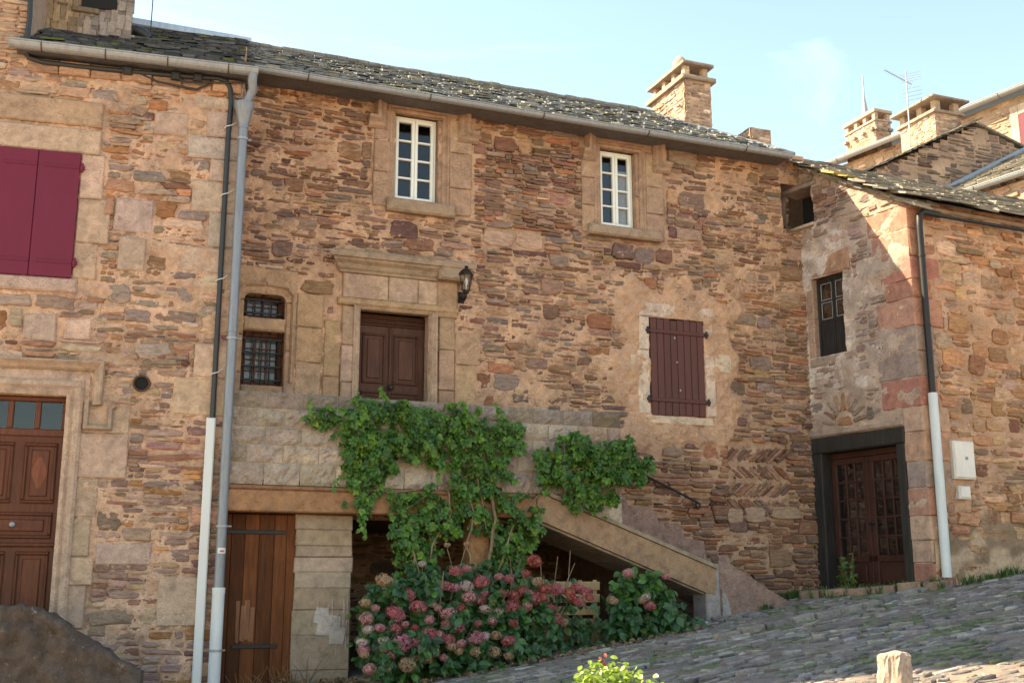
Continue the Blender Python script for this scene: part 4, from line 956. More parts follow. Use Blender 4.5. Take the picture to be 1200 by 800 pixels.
sheet(cw, RR, 0, 9, .8, 6.95, [], None, mdr2, mcr2, .035)
# radial stones of a small relieving arch, and what fills it
r = random.Random(4)
for k in range(9):
    a = math.pi * (k + .5) / 9; stone(cw, RL, .62 + .30 * math.cos(a), 3.92 + .33 * math.sin(a), .13, .034, r, .03, pick(PAL_LEFT, r) * .85, a, 0, 9)
stone(cw, RL, .62, 3.97, .13, .07, r, .022, C(.36, .2, .12), 0, 0, 11)
for k in range(3): stone(cw, RL, -.2 + .2 * k, 7.72 + .02 * k, .10, .045, r, .05, C(.28, .22, .19), .1, 0, 11)
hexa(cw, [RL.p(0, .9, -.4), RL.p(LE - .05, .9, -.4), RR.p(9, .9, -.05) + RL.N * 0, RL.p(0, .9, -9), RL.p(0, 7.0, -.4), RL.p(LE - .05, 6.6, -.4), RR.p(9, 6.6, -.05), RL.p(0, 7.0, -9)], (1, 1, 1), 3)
for k in range(6):                               # vent opening: rough reveal
    pass
cw.build('wall', [M_SCHIST, M_MORTAR, M_DRESS, M_DARK], ch_)
# roof: rough slates on the street slope, ragged verge on the near gable
ce = MB(); PS = math.atan(.572)
e0 = RR.p(-.16, 6.865, .20); cs = Slope(e0, RR.U, PS)
PAL_LAUZE = [(C(.28, .245, .205), 4), (C(.22, .195, .175), 3), (C(.34, .30, .25), 2), (C(.17, .155, .145), 2)]
def yel(u, s, c, r_):
    return np.array([.33, .25, .08]) * r_.uniform(.8, 1.1) if (u < .35 and .9 < s < 1.4 and r_.random() < .4) or r_.random() < .008 else c
def vleft(s): return .16 - .145 * s * math.cos(PS) - .09
slates(ce, cs, vleft, lambda s: 9, 2.95, 161, row=.13, wd=(.16, .42), pal=PAL_LAUZE, thick=(.014, .03), colf=yel, rag=.05, length=.34, tilt=.045)
q = [cs.p(vleft(0) + .05, .02, -.02), cs.p(9, .02, -.02), cs.p(9, 2.75, -.02), cs.p(vleft(2.75) + .05, 2.75, -.02)]
q += [np.array(x) + (0, 3.2, -1.9) for x in (q[3], q[2])]
ce.add(q, [(0, 1, 2, 3), (3, 2, 5, 4)], (.2, .17, .15), 0)
r = random.Random(6)
for k in range(16):                              # verge stones stepping down over the gable
    u_ = -.1 + k * .14; v_ = vtop(u_)
    for j in range(2): stone(ce, RL, u_ + .05 * j, v_ - .03 - .055 * j + r.uniform(-.012, .012), r.uniform(.10, .19), .022, r, .05 + r.uniform(-.02, .05), pick(PAL_LAUZE, r) * 1.15, -.52 + r.uniform(-.1, .1), 0, 9, -.3)
ce.build('roof', [M_SLATE], ch_)
eb = MB(); block(eb, RR, .02, 9, 6.80, 6.87, -.3, .05, .02, (.30, .23, .17)); eb.build('eaves', [M_LICHEN], ch_)
# opening under the verge
ob = MB(); block(ob, RL, RO[0], RO[1], RO[2], RO[3], -.36, -.35, .001); ov = ob.build('attic_opening', [M_DARK], ch_)  # black back panel stands for the shade of the unlit attic
ob = MB(); block(ob, RL, RO[0] - .02, RO[1] + .03, RO[2] - .05, RO[2] + .0, -.3, .05, .012, (.50, .42, .34)); ob.build('sill', [M_DRESS], ov); ob = MB(); block(ob, RL, RO[0] - .05, RO[1] + .10, RO[3], RO[3] + .07, -.3, .05, .012, (.3, .25, .21)); ob.build('lintel', [M_DRESS], ov)
# small old window
ob = MB(); block(ob, RL, .03, .90, 6.18, 6.50, -.25, .03, .014, (.36, .22, .15)); stack(ob, RL, .04, .168, 4.97, 6.175, 2, .03, (.42, .29, .22)); block(ob, RL, .05, .95, 4.83, 4.96, -.25, .035, .014, (.34, .27, .22)); stack(ob, RL, .763, .92, 4.97, 6.175, 3, .012, (.36, .28, .23)); ob.build('window_surround', [M_DRESS], ch_)
ob = MB(); d = -.07
for q in ((.17, .20, 4.97, 6.165), (.73, .758, 4.97, 6.165), (.20, .73, 6.13, 6.165), (.20, .73, 4.97, 5.0)): block(ob, RL, *q, d - .05, d, .005)
ow = ob.build('window', [M_DARKW], ch_)
for a, b in ((.202, .475), (.485, .728)):
    ob = MB(); block(ob, RL, a, b, 5.0, 5.50, d - .04, d - .012, .006, (.8, .8, .8)); grid_bars(ob, RL, a, b, 5.50, 6.128, 1, 2, .03, d - .045, d - .01, .032); ob.build('sash', [M_DARKW], ow)
    ob = MB()
    for c, e in ((5.545, 5.80), (5.835, 6.09)):
        for q in ((a + .034, b - .034, c, c + .008), (a + .034, b - .034, e - .008, e), (a + .034, a + .042, c + .008, e - .008), (b - .042, b - .034, c + .008, e - .008)): block(ob, RL, *q, d - .022, d - .016, .001, (1, 1, 1))
    ob.build('putty', [M_PUTTY], ow)
pane(RL, .21, .72, 5.52, 6.12, d - .025, ow)
# dark wooden door frame and the red-brown glazed door
ob = MB(); block(ob, RL, -.06, 1.66, 3.55, 3.77, -.45, .05, .02, (1, 1, 1), 0, .01)
block(ob, RL, -.02, .17, 1.45, 3.545, -.45, .04, .015); block(ob, RL, 1.50, 1.64, 1.45, 3.545, -.45, .04, .015); ob.build('door_frame', [M_DARKW], ch_)
ob = MB(); block(ob, RL, -.08, 1.66, 3.78, 3.86, -.1, .06, .02, (.34, .27, .22), 0, .01); ob.build('lintel', [M_LICHEN], ch_)
ob = MB(); block(ob, RL, .172, 1.498, 1.52, 1.60, -.30, -.145, .006); od = ob.build('door', [M_REDK], ch_)
ob = MB(); block(ob, RL, .172, 1.498, 3.46, 3.545, -.30, -.145, .006); ob.build('top_rail', [M_REDK], od)
for k, (a, b) in enumerate(((.18, .835), (.845, 1.49))):
    ob = MB(); d = -.15
    for q in ((a, b, 1.602, 1.66), (a, b, 1.98, 2.07), (a, b, 3.37, 3.455), (a, a + .09, 1.66, 3.37), (b - .09, b, 1.66, 3.37)): block(ob, RL, *q, d - .05, d, .006)
    block(ob, RL, a + .09, b - .09, 1.66, 1.98, d - .04, d - .02, .004)
    block(ob, RL, a + .13, b - .13, 1.70, 1.94, d - .022, d - .004, .015)
    for j in (1, 2): x = a + .09 + (b - a - .18) * j / 3; block(ob, RL, x - .014, x + .014, 2.07, 3.37, d - .04, d - .006, .005)
    for j in range(1, 5): y_ = 2.07 + 1.30 * j / 5; block(ob, RL, a + .09, b - .09, y_ - .013, y_ + .013, d - .038, d - .008, .005)
    lf = ob.build('door_leaf', [M_REDK], od); pane(RL, a + .085, b - .085, 2.06, 3.375, d - .025, lf)
ob = MB(); tube(ob, [RL.p(.86, 2.5, -.15), RL.p(.86, 2.5, -.10), RL.p(.94, 2.5, -.095)], .012, 8); block(ob, RL, .85, .875, 2.40, 2.58, -.15, -.143, .003); ob.build('handle', [M_IRON], od)
# downpipe: black above, white below
xr = RR.hit(1093, 462, .09)[0]; zr = lambda y_: RR.hit(1090, y_, .09)[1]
ob = MB(); tube(ob, [RR.p(xr + .35, 6.72, .12), RR.p(xr + .06, 6.73, .12), RR.p(xr + .005, 6.68, .10), RR.p(xr, 6.5, .09), RR.p(xr, zr(462), .09)], .045, 12); tube(ob, [RR.p(xr + .3, 6.71, .12), RR.p(7, 6.73, .12)], .025, 10); rp = ob.build('downpipe', [M_IRON], ch_)
ob = MB(); tube(ob, [RR.p(xr, zr(460), .09), RR.p(xr, zr(676), .09)], .062, 14); ob.build('pipe_foot', [M_WHITEM], rp)
for y_ in (300, 380):
    ob = MB(); tube(ob, [RR.p(xr, zr(y_), .09), RR.p(xr, zr(y_) - .03, .09)], .052, 12); ob.build('collar', [M_IRON], rp)
# meter boxes
for q, lab in (((1114, 516, 1143, 562), 'larger white meter box with a hinged lid on the right house wall'), ((1122, 569, 1137, 585), 'small white square box below the larger meter box on the right wall')):
    u0_, v1_ = RR.hit(q[0], q[1], .05); u1_, v0_ = RR.hit(q[2], q[3], .05)
    t = thing('meter_box', lab, 'meter box', RR.p((u0_ + u1_) / 2, v0_, .05), 'meter boxes on the right house')
    ob = MB(); block(ob, RR, u0_, u1_, v0_, v1_, -.02, .075, .008, (.95, .95, .95)); ob.build('box', [M_CREAM], t)
    ob = MB(); block(ob, RR, u0_ + .02, u1_ - .02, v0_ + .02, v1_ - .02, .0752, .09, .008, (1.05, 1.05, 1.05))
    lid = ob.build('lid', [M_CREAM], t)
    if q[0] == 1114: ob = MB(); tube(ob, [RR.p(u0_ + .22, v0_ + .28, .09), RR.p(u0_ + .22, v0_ + .28, .10)], .022, 10, (.8, .8, .8)); ob.build('lock', [M_ZINC], lid)
# kerb-like threshold below the glazed door
kb = MB(); A2 = np.array([9.55, -.55]); B2 = np.array([10.75, -2.12]); r = random.Random(9)
for k in range(6):
    p = A2 + (B2 - A2) * (k + .5) / 6; g = gz(*p)
    stone(kb, GF, p[0], p[1], .17, .11, r, .10 + r.uniform(-.02, .02), C(.30, .19, .14) * r.uniform(.8, 1.2), math.atan2(-1.57, 1.2), 0, 13, -.1)
tag(kb.build('door_step', [M_COBBLE]), 'low edging of reddish stones in front of the glazed dark door', 'step')

# ================================================================== terrace with stair in front of the main door
te = thing('stone_terrace', 'raised terrace of pale rock-faced blocks on an ochre beam with a descending stair', 'terrace', (4.5, -.55, gz(4.5, -.55)))
FT = Fr((0, -1.0, 0), (1, 0, 0)); TX0 = 1.73
def stbot(u): return 2.74 if u < 5.45 else 2.74 - .362 * (u - 5.45)
pb = MB(); r = random.Random(31)
def rockblock(u0, u1, v0, v1, base, d1=.02):
    nu_, nv_ = 9, 6; gu, gv = np.meshgrid(np.linspace(u0, u1, nu_), np.linspace(v0, v1, nv_))
    eu = np.minimum(gu - u0, u1 - gu); ev = np.minimum(gv - v0, v1 - gv); m_ = smooth(0, .035, np.minimum(eu, ev))
    D = d1 - .012 + m_ * (.020 + .010 * nz(gu, gv, .22, 33) + .007 * nz(gu, gv, .07, 34))
    P = FT.O + gu[..., None] * FT.U + gv[..., None] * FT.V + D[..., None] * FT.N
    Fq = [(j * nu_ + i, j * nu_ + i + 1, (j + 1) * nu_ + i + 1, (j + 1) * nu_ + i) for j in range(nv_ - 1) for i in range(nu_ - 1)]
    pb.add(P.reshape(-1, 3), Fq, base, 0)
    block(pb, FT, u0, u1, v0, v1, -.16, d1 - .0125, .002, base)
v_ = 2.75; k = 0
while v_ < 3.78:
    u = TX0 - (.2 if k % 2 else 0); top_ = k == 4
    h = (.25 if k == 0 else .205) if k < 4 else 3.81 - v_ + .0
    while u < 6.64:
        a = max(u, TX0); b = min(u + .41, 6.64); base = dcol(base=(.365, .315, .255), v=.14) if not top_ else dcol(base=(.215, .185, .155), v=.15)
        if k == 3: base = base * .93
        if a > 5.9: base = base * np.array([.86, .78, .72])
        lo = v_
        if b - a > .05: rockblock(a + .006, b - .006, lo + .006, v_ + h - .006, base)
        u += .41
    v_ += h; k += 1
u = TX0
while u < 6.64:                                  # the part below the blocks follows the stair
    b = min(u + .41, 6.64); lo = stbot((u + b) / 2) + .01
    if lo < 2.70: rockblock(u + .006, b - .006, lo, 2.745, dcol(base=(.42, .36, .28)), .012)
    u += .41
for sgn in range(5): pass
block(pb, FT, TX0 + .01, 6.63, 2.81, 3.80, -.165, -.004, .002, (.50, .43, .34), 1)
pb.build('parapet', [M_BLOCK, M_MORTAR], te)
sb = MB(); block(sb, FT, TX0, 5.42, 2.62, 2.735, -1.0, -.02, .01, (.30, .20, .12)); sb.build('floor_slab', [M_CONC], te)
OCH = np.array([.33, .185, .10])
sb = MB(); block(sb, FT, TX0, 5.46, 2.455, 2.70, -.26, .045, .015, OCH); block(sb, FT, TX0, 5.44, 2.70, 2.745, -.2, .065, .012, OCH * .8)
sb.build('beam', [M_CONC], te)
sb = MB(); prism(sb, FT, [(5.465, 2.44), (5.56, 2.405), (7.80, 1.565), (7.93, 1.55), (7.95, 1.86), (5.60, 2.72), (5.465, 2.745)], -.24, .045, np.array([.31, .205, .13]))
prism(sb, FT, [(5.62, 2.722), (7.96, 1.862), (7.98, 1.905), (5.62, 2.772)], -.26, .07, (.27, .22, .16)); sb.build('stringer', [M_CONC], te)
sb = MB(); block(sb, FT, 4.60, 4.86, .4, 2.45, -.22, .02, .02, (.35, .20, .105)); sb.build('post', [M_CONC], te)
sb = MB(); x = 5.5; z = 2.735; k = 0
while x < 8.9:                                   # treads run from the terrace floor to the street
    nx = x + .385; hexa(sb, [(x, -.98, max(z - .34, gz(x, -.5) - .2)), (nx, -.98, max(z - .48, gz(x, -.5) - .2)), (nx, -.02, max(z - .48, gz(x, -.5) - .2)), (x, -.02, max(z - .34, gz(x, -.5) - .2)), (x, -.98, z - .14), (nx, -.98, z - .14), (nx, -.02, z - .14), (x, -.02, z - .14)], (.36, .29, .23)); x = nx; z -= .143
sb.build('steps', [M_LICHEN], te)
PLR = np.array([.255, .175, .145])
sb = MB(); block(sb, FT, 7.80, 8.02, .6, 1.93, -.30, .03, .02, (.30, .28, .265)); sb.build('end_pier', [M_LICHEN], te)
sb = MB(); FP = Fr((0, -1.0, 0), (1, 0, 0))
cw_top = [(8.0, 2.04), (8.14, 2.04), (8.17, 1.93), (8.42, 1.80), (8.75, 1.60), (9.02, 1.47)]
prism(sb, FP, [(8.0, .7), (9.06, .7)] + cw_top[::-1], -.16, .035, PLR)
prism(sb, FP, [(8.02, .7), (8.19, .7), (8.13, 1.45), (8.02, 1.62)], .036, .055, (.30, .28, .265))
sb.build('cheek_wall', [M_CHEEK], te)
sb = MB()                                        # plaster skirting stepping down the house wall above the treads
sk = [(6.66, 2.4), (6.66, 2.88), (7.16, 2.84), (7.20, 2.70), (7.62, 2.66), (7.66, 2.50), (8.02, 2.47), (8.06, 2.30), (8.36, 2.26), (8.40, 2.02), (8.75, 1.98), (8.8, 1.75), (9.30, 1.70), (9.45, 1.52), (9.6, 1.2), (8.2, 1.2)]
prism(sb, MAIN, sk, -.05, .075, PLR * 1.05); sb.build('skirting', [M_CHEEK], te)
sb = MB(); a = onY(757, 557, -.09); b = onY(820, 590, -.09)
tube(sb, [a + (-.5, 0, .22), a, b + (-.06, 0, .03), b, b + (.0, .0, -.04), b + (-.04, 0, -.07)], .016, 8)
for t in (.05, .93): p = a + (b - a) * t; tube(sb, [p, p + (0, .0, -.08), p + (0, .10, -.08)], .010, 6)
sb.build('handrail', [M_IRON], te)
# cellar door and the whitewashed pier beside it
FC2 = Fr((0, -.75, 0), (1, 0, 0)); sb = MB(); u = 1.74
for wd in (.12, .15, .16, .17, .14, .13):
    block(sb, FC2, u + .002, u + wd - .002, .45, 2.44, -.04, .0 + rnd.uniform(-.004, .004), .005, np.ones(3) * rnd.uniform(.6, 1.25)); u += wd
cdr = sb.build('cellar_door', [M_PLANK], te)
for v_, a, b in ((2.24, 1.80, 2.46), (.99, 1.92, 2.42)):
    sb = MB(); block(sb, FC2, a, b, v_ - .022, v_ + .022, .005, .016, .004); sb.build('strap_hinge', [M_IRON], cdr)
sb = MB(); [block(sb, FC2, 1.95 + .05 * k_, 1.998 + .05 * k_, 1.06 + rnd.uniform(-.03, .03), 1.44 + rnd.uniform(-.06, .05), -.01, .0065 + .0004 * k_, .002, np.array((2.3, 3.2, 5.0)) * rnd.uniform(.7, 1.05), 0, .012) for k_ in range(4)]; sb.build('pale_patch', [M_PLANK], cdr)
sb = MB()
e = [.3, .72, 1.1, 1.38, 1.62, 1.80, 1.97, 2.10, 2.28, 2.45]
for k in range(len(e) - 1): block(sb, FC2, 2.575 + rnd.uniform(-.006, .006), 3.24 + rnd.uniform(-.01, .01), e[k] + .001, e[k + 1] - .001, -.3, .05 + rnd.uniform(-.003, .003), .012, dcol(base=(.37, .30, .22), v=.1), 0, .006)
for (a, b, c, d_) in ((2.86, 3.12, 1.10, 1.32), (2.83, 3.0, 1.22, 1.40), (3.0, 3.17, 1.02, 1.2)): block(sb, FC2, a, b, c, d_, .03, .0545 + .0025 * (a < 2.85) + .005 * (a > 2.95), .004, (.50, .46, .42), 0, .03)
for k in range(9): x = rnd.uniform(2.85, 3.2); z = rnd.uniform(1.3, 1.55); tube(sb, [FC2.p(x, z, .053), FC2.p(x + rnd.uniform(-.01, .01), z - rnd.uniform(.12, .5), .052)], .005, 5, (.48, .43, .38))
sb.build('whitewashed_pier', [M_LICHEN], te)

# ================================================================== wall lantern
la = onY(546, 330, -.20); LX, LZ_ = la[0], float(la[2])
lt = thing('wall_lantern', 'small black wall lantern beside the moulded door cornice', 'lantern', (LX, -.20, LZ_))
def hexl(prof, n=6, c=(1, 1, 1)):
    mb = MB(); lathe(mb, (LX, -.20, LZ_), prof, n, c, 0, False); return mb
b_ = hexl([(.075, .085), (.10, .085), (.105, .10), (.06, .155), (.03, .175), (.028, .19), (.045, .195), (.02, .215), (.010, .225), (.016, .24), (.004, .26)]); b_.build('roof', [M_IRON], lt)
b_ = hexl([(.02, -.17), (.035, -.16), (.05, -.13), (.052, -.118)])
for k in range(6):
    a = k * math.pi / 3; b2 = a
    tube(b_, [(LX + .05 * math.cos(a), -.20 + .05 * math.sin(a), LZ_ - .12), (LX + .088 * math.cos(a), -.20 + .088 * math.sin(a), LZ_ + .087)], .006, 5)
b_.build('cage', [M_IRON], lt)
b_ = MB(); lathe(b_, (LX, -.20, LZ_), [(.046, -.118), (.082, .083)], 6, (1, 1, 1), 0, False); b_.build('lantern_glass', [M_LAMPG], lt)
b_ = MB(); lathe(b_, (LX, -.20, LZ_), [(.012, -.11), (.014, -.05), (.026, -.02), (.028, .02), (.01, .05)], 10); b_.build('bulb', [M_WHITEP], lt)
b_ = MB(); tube(b_, [(LX, -.20, LZ_ - .165), (LX, -.19, LZ_ - .21), (LX, -.12, LZ_ - .235), (LX, -.06, LZ_ - .20), (LX, -.02, LZ_ - .17)], [.016, .02, .018, .018, .022], 8)
block(b_, MAIN, LX - .04, LX + .04, LZ_ - .25, LZ_ - .10, .0, .035, .012); b_.build('bracket', [M_IRON], lt)

# ================================================================== foliage
LEAF3 = [(0, 0), (.32, .10), (.50, .34), (.30, .42), (.36, .66), (.16, .66), (0, 1.0), (-.16, .66), (-.36, .66), (-.30, .42), (-.50, .34), (-.32, .10)]
LEAFO = [(0, 0), (.20, .12), (.34, .38), (.30, .66), (.14, .88), (0, 1.0), (-.14, .88), (-.30, .66), (-.34, .38), (-.20, .12)]
def leaf(mb, p, nrm, down, size, shape, col, curl=.12, fold=.12):
    n = np.array(nrm, float); n /= np.linalg.norm(n); d = np.array(down, float); d -= n * (d @ n); d /= np.linalg.norm(d) + 1e-9; s = np.cross(d, n)
    P = [p + size * (s * x + d * y_ + n * (fold * abs(x) * 1.2 - curl * (y_ - .3) ** 2 * 1.5)) for x, y_ in shape]
    k = len(shape); tip = shape.index((0, 1.0)); mid = p + size * (d * .5 - n * curl * .06)
    mb.add(P + [mid], [(i, (i + 1) % k, k) for i in range(k)], col, 0)
def inpoly(x, y_, poly):
    c = False; j = len(poly) - 1
    for i in range(len(poly)):
        xi, yi = poly[i]; xj, yj = poly[j]
        if (yi > y_) != (yj > y_) and x < (xj - xi) * (y_ - yi) / (yj - yi) + xi: c = not c
        j = i
    return c
def foliage(mb, poly, count, Y0, depth, size, shape, r_, shade, hang=.8, up=.45, clump=.0, seed=1, col=lambda x, z, k: (1, 1, 1)):
    xs_ = [p[0] for p in poly]; zs_ = [p[1] for p in poly]; n = 0; tries = 0
    while n < count and tries < count * 30:
        tries += 1
        x = r_.uniform(min(xs_), max(xs_)); z = r_.uniform(min(zs_), max(zs_))
        if not inpoly(x + .05 * nz(x, z, .3, seed), z + .05 * nz(x, z, .3, seed + 1), poly): continue
        k = float(nz(x, z, .34, seed + 2)); edge = .5
        if k < -1.0 + clump and r_.random() < .8: continue
        dep = depth * (.55 + .28 * k) * r_.random() ** .6
        p = np.array([x, Y0 - max(dep, .0), z])
        nn = np.array([r_.gauss(0, .5), -1 + r_.gauss(0, .35), up + r_.gauss(0, .4)]); dn = np.array([r_.gauss(0, .55), -.25, -hang + r_.gauss(0, .35)])
        cc = np.array(col(x, z, r_)) * r_.uniform(.7, 1.3); sz = r_.uniform(*size)
        if shape is LEAFO:
            side = np.cross(nn, dn); side /= np.linalg.norm(side) + 1e-9; dnn = dn / np.linalg.norm(dn)
            for a_, k_ in ((0, 1.0), (.95, .82), (-.95, .82), (1.9, .6), (-1.9, .6)):
                leaf(mb, p, nn + np.array([r_.gauss(0, .2), r_.gauss(0, .2), r_.gauss(0, .2)]), dnn * math.cos(a_) + side * math.sin(a_), sz * k_ * r_.uniform(.85, 1.15), shape, cc * r_.uniform(.88, 1.12), r_.uniform(.1, .5), r_.uniform(.05, .3))
        else: leaf(mb, p, nn, dn, sz, shape, cc, r_.uniform(.05, .3), r_.uniform(.02, .25))
        n += 1
def XZ(pts, Y): return [(float(onY(x, y_, Y)[0]), float(onY(x, y_, Y)[2])) for x, y_ in pts]
def vcol(x, z, r_):
    g = r_.random(); return (1.6, 1.4, .9) if g < .22 else ((1.0, 1.0, 1.0) if g < .72 else ((.75, .85, .95) if g < .975 else (2.6, 1.5, .8)))
r = random.Random(55)
cv = thing('climbing_vine', 'leafy green climber covering the middle of the terrace parapet and the post below it', 'vine', (4.7, -1.15, gz(4.7, -1.15)))
vb = MB(); YV = -1.06
foliage(vb, XZ([(392, 478), (430, 468), (480, 472), (525, 478), (560, 484), (606, 498), (612, 520), (585, 545), (520, 548), (480, 540), (440, 552), (410, 556), (392, 530)], YV), 1050, YV, .24, (.055, .095), LEAFO, r, 1, seed=301, col=vcol)
foliage(vb, XZ([(396, 540), (440, 540), (450, 560), (442, 580), (425, 602), (415, 606), (408, 580)], YV), 170, YV, .16, (.05, .09), LEAFO, r, 1, seed=311, col=vcol)
foliage(vb, XZ([(352, 486), (395, 476), (400, 500), (372, 502)], YV), 60, YV, .10, (.045, .075), LEAFO, r, 1, seed=321, col=vcol)
foliage(vb, XZ([(520, 540), (585, 535), (600, 560), (560, 585), (530, 580)], YV), 170, YV, .18, (.05, .09), LEAFO, r, 1, seed=331, clump=.4, col=vcol)
foliage(vb, XZ([(455, 578), (540, 570), (600, 575), (636, 600), (628, 632), (606, 660), (580, 640), (545, 622), (515, 640), (500, 672), (470, 660), (455, 620)], YV - .05), 520, YV, .24, (.05, .092), LEAFO, r, 1, seed=341, clump=.35, col=vcol)
foliage(vb, XZ([(575, 630), (618, 640), (606, 680), (585, 690)], YV - .1), 110, YV - .05, .2, (.05, .088), LEAFO, r, 1, seed=351, clump=.3, col=vcol)
foliage(vb, XZ([(455, 600), (515, 600), (512, 690), (480, 690), (460, 660)], YV - .1), 150, YV - .05, .25, (.05, .088), LEAFO, r, 1, seed=361, clump=.4, col=vcol)
for px, py, L_ in ((360, 490, .25), (420, 604, .25), (428, 600, .2), (606, 512, .22), (590, 488, .2), (470, 668, .2), (600, 680, .22), (630, 628, .2), (398, 556, .2), (520, 545, .2), (410, 470, .14), (450, 466, .12), (545, 480, .14)):
    b0 = onY(px, py, YV - .12); dv = np.array([r.gauss(0, .5), -.3, -1.0 if py > 495 else .6])
    for k in range(9):
        p = b0 + dv / np.linalg.norm(dv) * L_ * (k / 8.0) + np.array([r.gauss(0, .012), r.gauss(0, .012), r.gauss(0, .01)])
        leaf(vb, p, (r.gauss(0, .5), -1, r.gauss(.4, .3)), (r.gauss(0, .8), -.2, -.7), r.uniform(.045, .08), LEAFO, np.array((1.4, 1.35, .9)) * r.uniform(.8, 1.2), .3, .2)
vb.build('foliage', [M_VINE], cv)
def stems(specs, parent, Y):
    sb = MB()
    for pts, rad in specs:
        P = [onY(x, y_, Y + dy) for x, y_, dy in pts]
        Q = []
        for a, b in zip(P[:-1], P[1:]):
            for t in np.linspace(0, 1, 5)[:-1]: Q.append(a + (b - a) * t + np.array([r.gauss(0, .008), r.gauss(0, .008), 0]))
        Q.append(P[-1]); tube(sb, Q, list(np.linspace(rad, rad * .6, len(Q))), 6)
    return sb.build('stem', [M_STEM], parent)
stems([([(563, 700, -.1), (572, 660, -.12), (580, 610, -.12), (575, 560, -.05), (540, 520, 0)], .026), ([(556, 690, -.1), (548, 640, -.12), (555, 600, -.1), (545, 560, 0)], .016), ([(585, 670, -.15), (600, 620, -.1), (630, 580, 0), (690, 540, 0)], .014),
       ([(500, 690, -.15), (505, 640, -.15), (530, 600, -.1), (520, 560, 0)], .013), ([(484, 668, -.2), (490, 640, -.2)], .022), ([(540, 545, .0), (480, 530, .0), (420, 520, 0)], .012), ([(545, 560, 0), (500, 572, 0), (440, 580, 0), (425, 595, 0)], .010),
       ([(600, 545, -.05), (560, 552, -.05), (500, 580, -.08), (470, 600, -.05)], .009), ([(535, 500, 0), (560, 560, -.05), (570, 620, -.1)], .012)], cv, YV - .02)
cv2 = thing('climbing_vine', 'rounded bushy clump of climber hanging at the right end of the terrace parapet', 'vine', (6.1, -1.15, 2.7))
vb = MB()
foliage(vb, XZ([(624, 532), (650, 512), (690, 506), (726, 516), (752, 535), (756, 552), (730, 565), (715, 585), (690, 606), (676, 590), (640, 575), (622, 560)], YV), 560, YV, .28, (.055, .095), LEAFO, r, 1, seed=371, clump=.1, col=vcol)
foliage(vb, XZ([(690, 520), (756, 530), (752, 560), (700, 572)], YV), 110, YV - .1, .2, (.055, .10), LEAFO, r, 1, seed=381, col=vcol)
vb.build('foliage', [M_VINE], cv2)
stems([([(600, 590, -.05), (640, 560, -.05), (690, 540, -.05)], .012), ([(640, 575, -.03), (670, 550, -.1), (710, 545, -.1)], .010), ([(690, 600, -.05), (695, 560, -.1)], .008)], cv2, YV)

# hydrangeas: leaves, stems and every flower head
def floret_head(name, c1, c2, seed, n=70):
    r_ = random.Random(seed); mb = MB()
    for k in range(n):
        z = 1 - 2 * (k + .5) / n; a = k * 2.399963; q = math.sqrt(1 - z * z)
        dirv = np.array([q * math.cos(a), q * math.sin(a), z * .85]); dirv += np.array([r_.gauss(0, .08) for _ in range(3)])
        rr = 1 + r_.gauss(0, .06); nrm = dirv / np.linalg.norm(dirv); p = dirv * rr
        t1 = np.cross(nrm, [0.3, .2, 1.0]); t1 /= np.linalg.norm(t1); t2 = np.cross(nrm, t1); an = r_.uniform(0, 3); s = r_.uniform(.26, .38)
        mixv = r_.random() ** 1.5; c = (np.array(c1) * (1 - mixv) + np.array(c2) * mixv) * r_.uniform(.75, 1.2)
        for j in range(4):
            b0 = an + j * math.pi / 2; e1 = t1 * math.cos(b0) + t2 * math.sin(b0); e2 = t1 * math.cos(b0 + 1.57) + t2 * math.sin(b0 + 1.57); lift = nrm * r_.uniform(-.02, .10)
            mb.add([p, p + s * (e1 * .55 + e2 * .32) + lift, p + s * e1 * 1.0 + lift * 1.3, p + s * (e1 * .55 - e2 * .32) + lift], [(0, 3, 2, 1)], c)
    o = mb.build(name, [M_HYDF]); return o
HK = [((.47, .085, .105), (.56, .20, .19)), ((.52, .14, .16), (.60, .32, .29)), ((.42, .06, .06), (.54, .17, .11)), ((.58, .36, .35), (.50, .41, .30)), ((.45, .22, .13), (.52, .38, .22)), ((.49, .11, .17), (.57, .26, .28))]
proto = [floret_head('flower_head', a, b, 700 + k) for k, (a, b) in enumerate(HK)]
used = [False] * len(HK)
def head(parent, px, py, rad, kind, Y):
    p = onY(px, py, Y); o = proto[kind] if not used[kind] else proto[kind].copy()
    if used[kind]: COL.objects.link(o)
    used[kind] = True; o.parent = parent; o.location = p - origin(parent)
    o.scale = (rad, rad, rad * r.uniform(.75, .95)); o.rotation_euler = (r.uniform(-.3, .3), r.uniform(-.3, .3), r.uniform(0, 6.28)); return o
def bush_leaves(mb, poly, count, Yf, Yb, size, r_, seed, colf):
    xs_ = [p[0] for p in poly]; zs_ = [p[1] for p in poly]; n = 0
    while n < count:
        x = r_.uniform(min(xs_), max(xs_)); z = r_.uniform(min(zs_), max(zs_))
        if not inpoly(x + .05 * float(nz(x, z, .3, seed)), z + .04 * float(nz(x, z, .3, seed + 1)), poly): continue
        k = float(nz(x, z, .38, seed + 2)); t = (z - min(zs_)) / (max(zs_) - min(zs_))
        if k < -1.1 and r_.random() < .7: continue
        yf = Yf + (Yb - Yf) * (t ** 1.5) * .75 - .10 * k
        p = np.array([x, yf + (Yb - yf) * r_.random() ** 2.2 * .8, z])
        nn = np.array([r_.gauss(0, .6), -.75 + r_.gauss(0, .45), .75 + r_.gauss(0, .4)]); dn = np.array([r_.gauss(0, .8), -.5, -.6 + r_.gauss(0, .5)])
        leaf(mb, p, nn, dn, r_.uniform(*size), LEAFO, np.array(colf(x, z, r_)) * r_.uniform(.65, 1.3), r_.uniform(.1, .4), r_.uniform(.05, .3)); n += 1
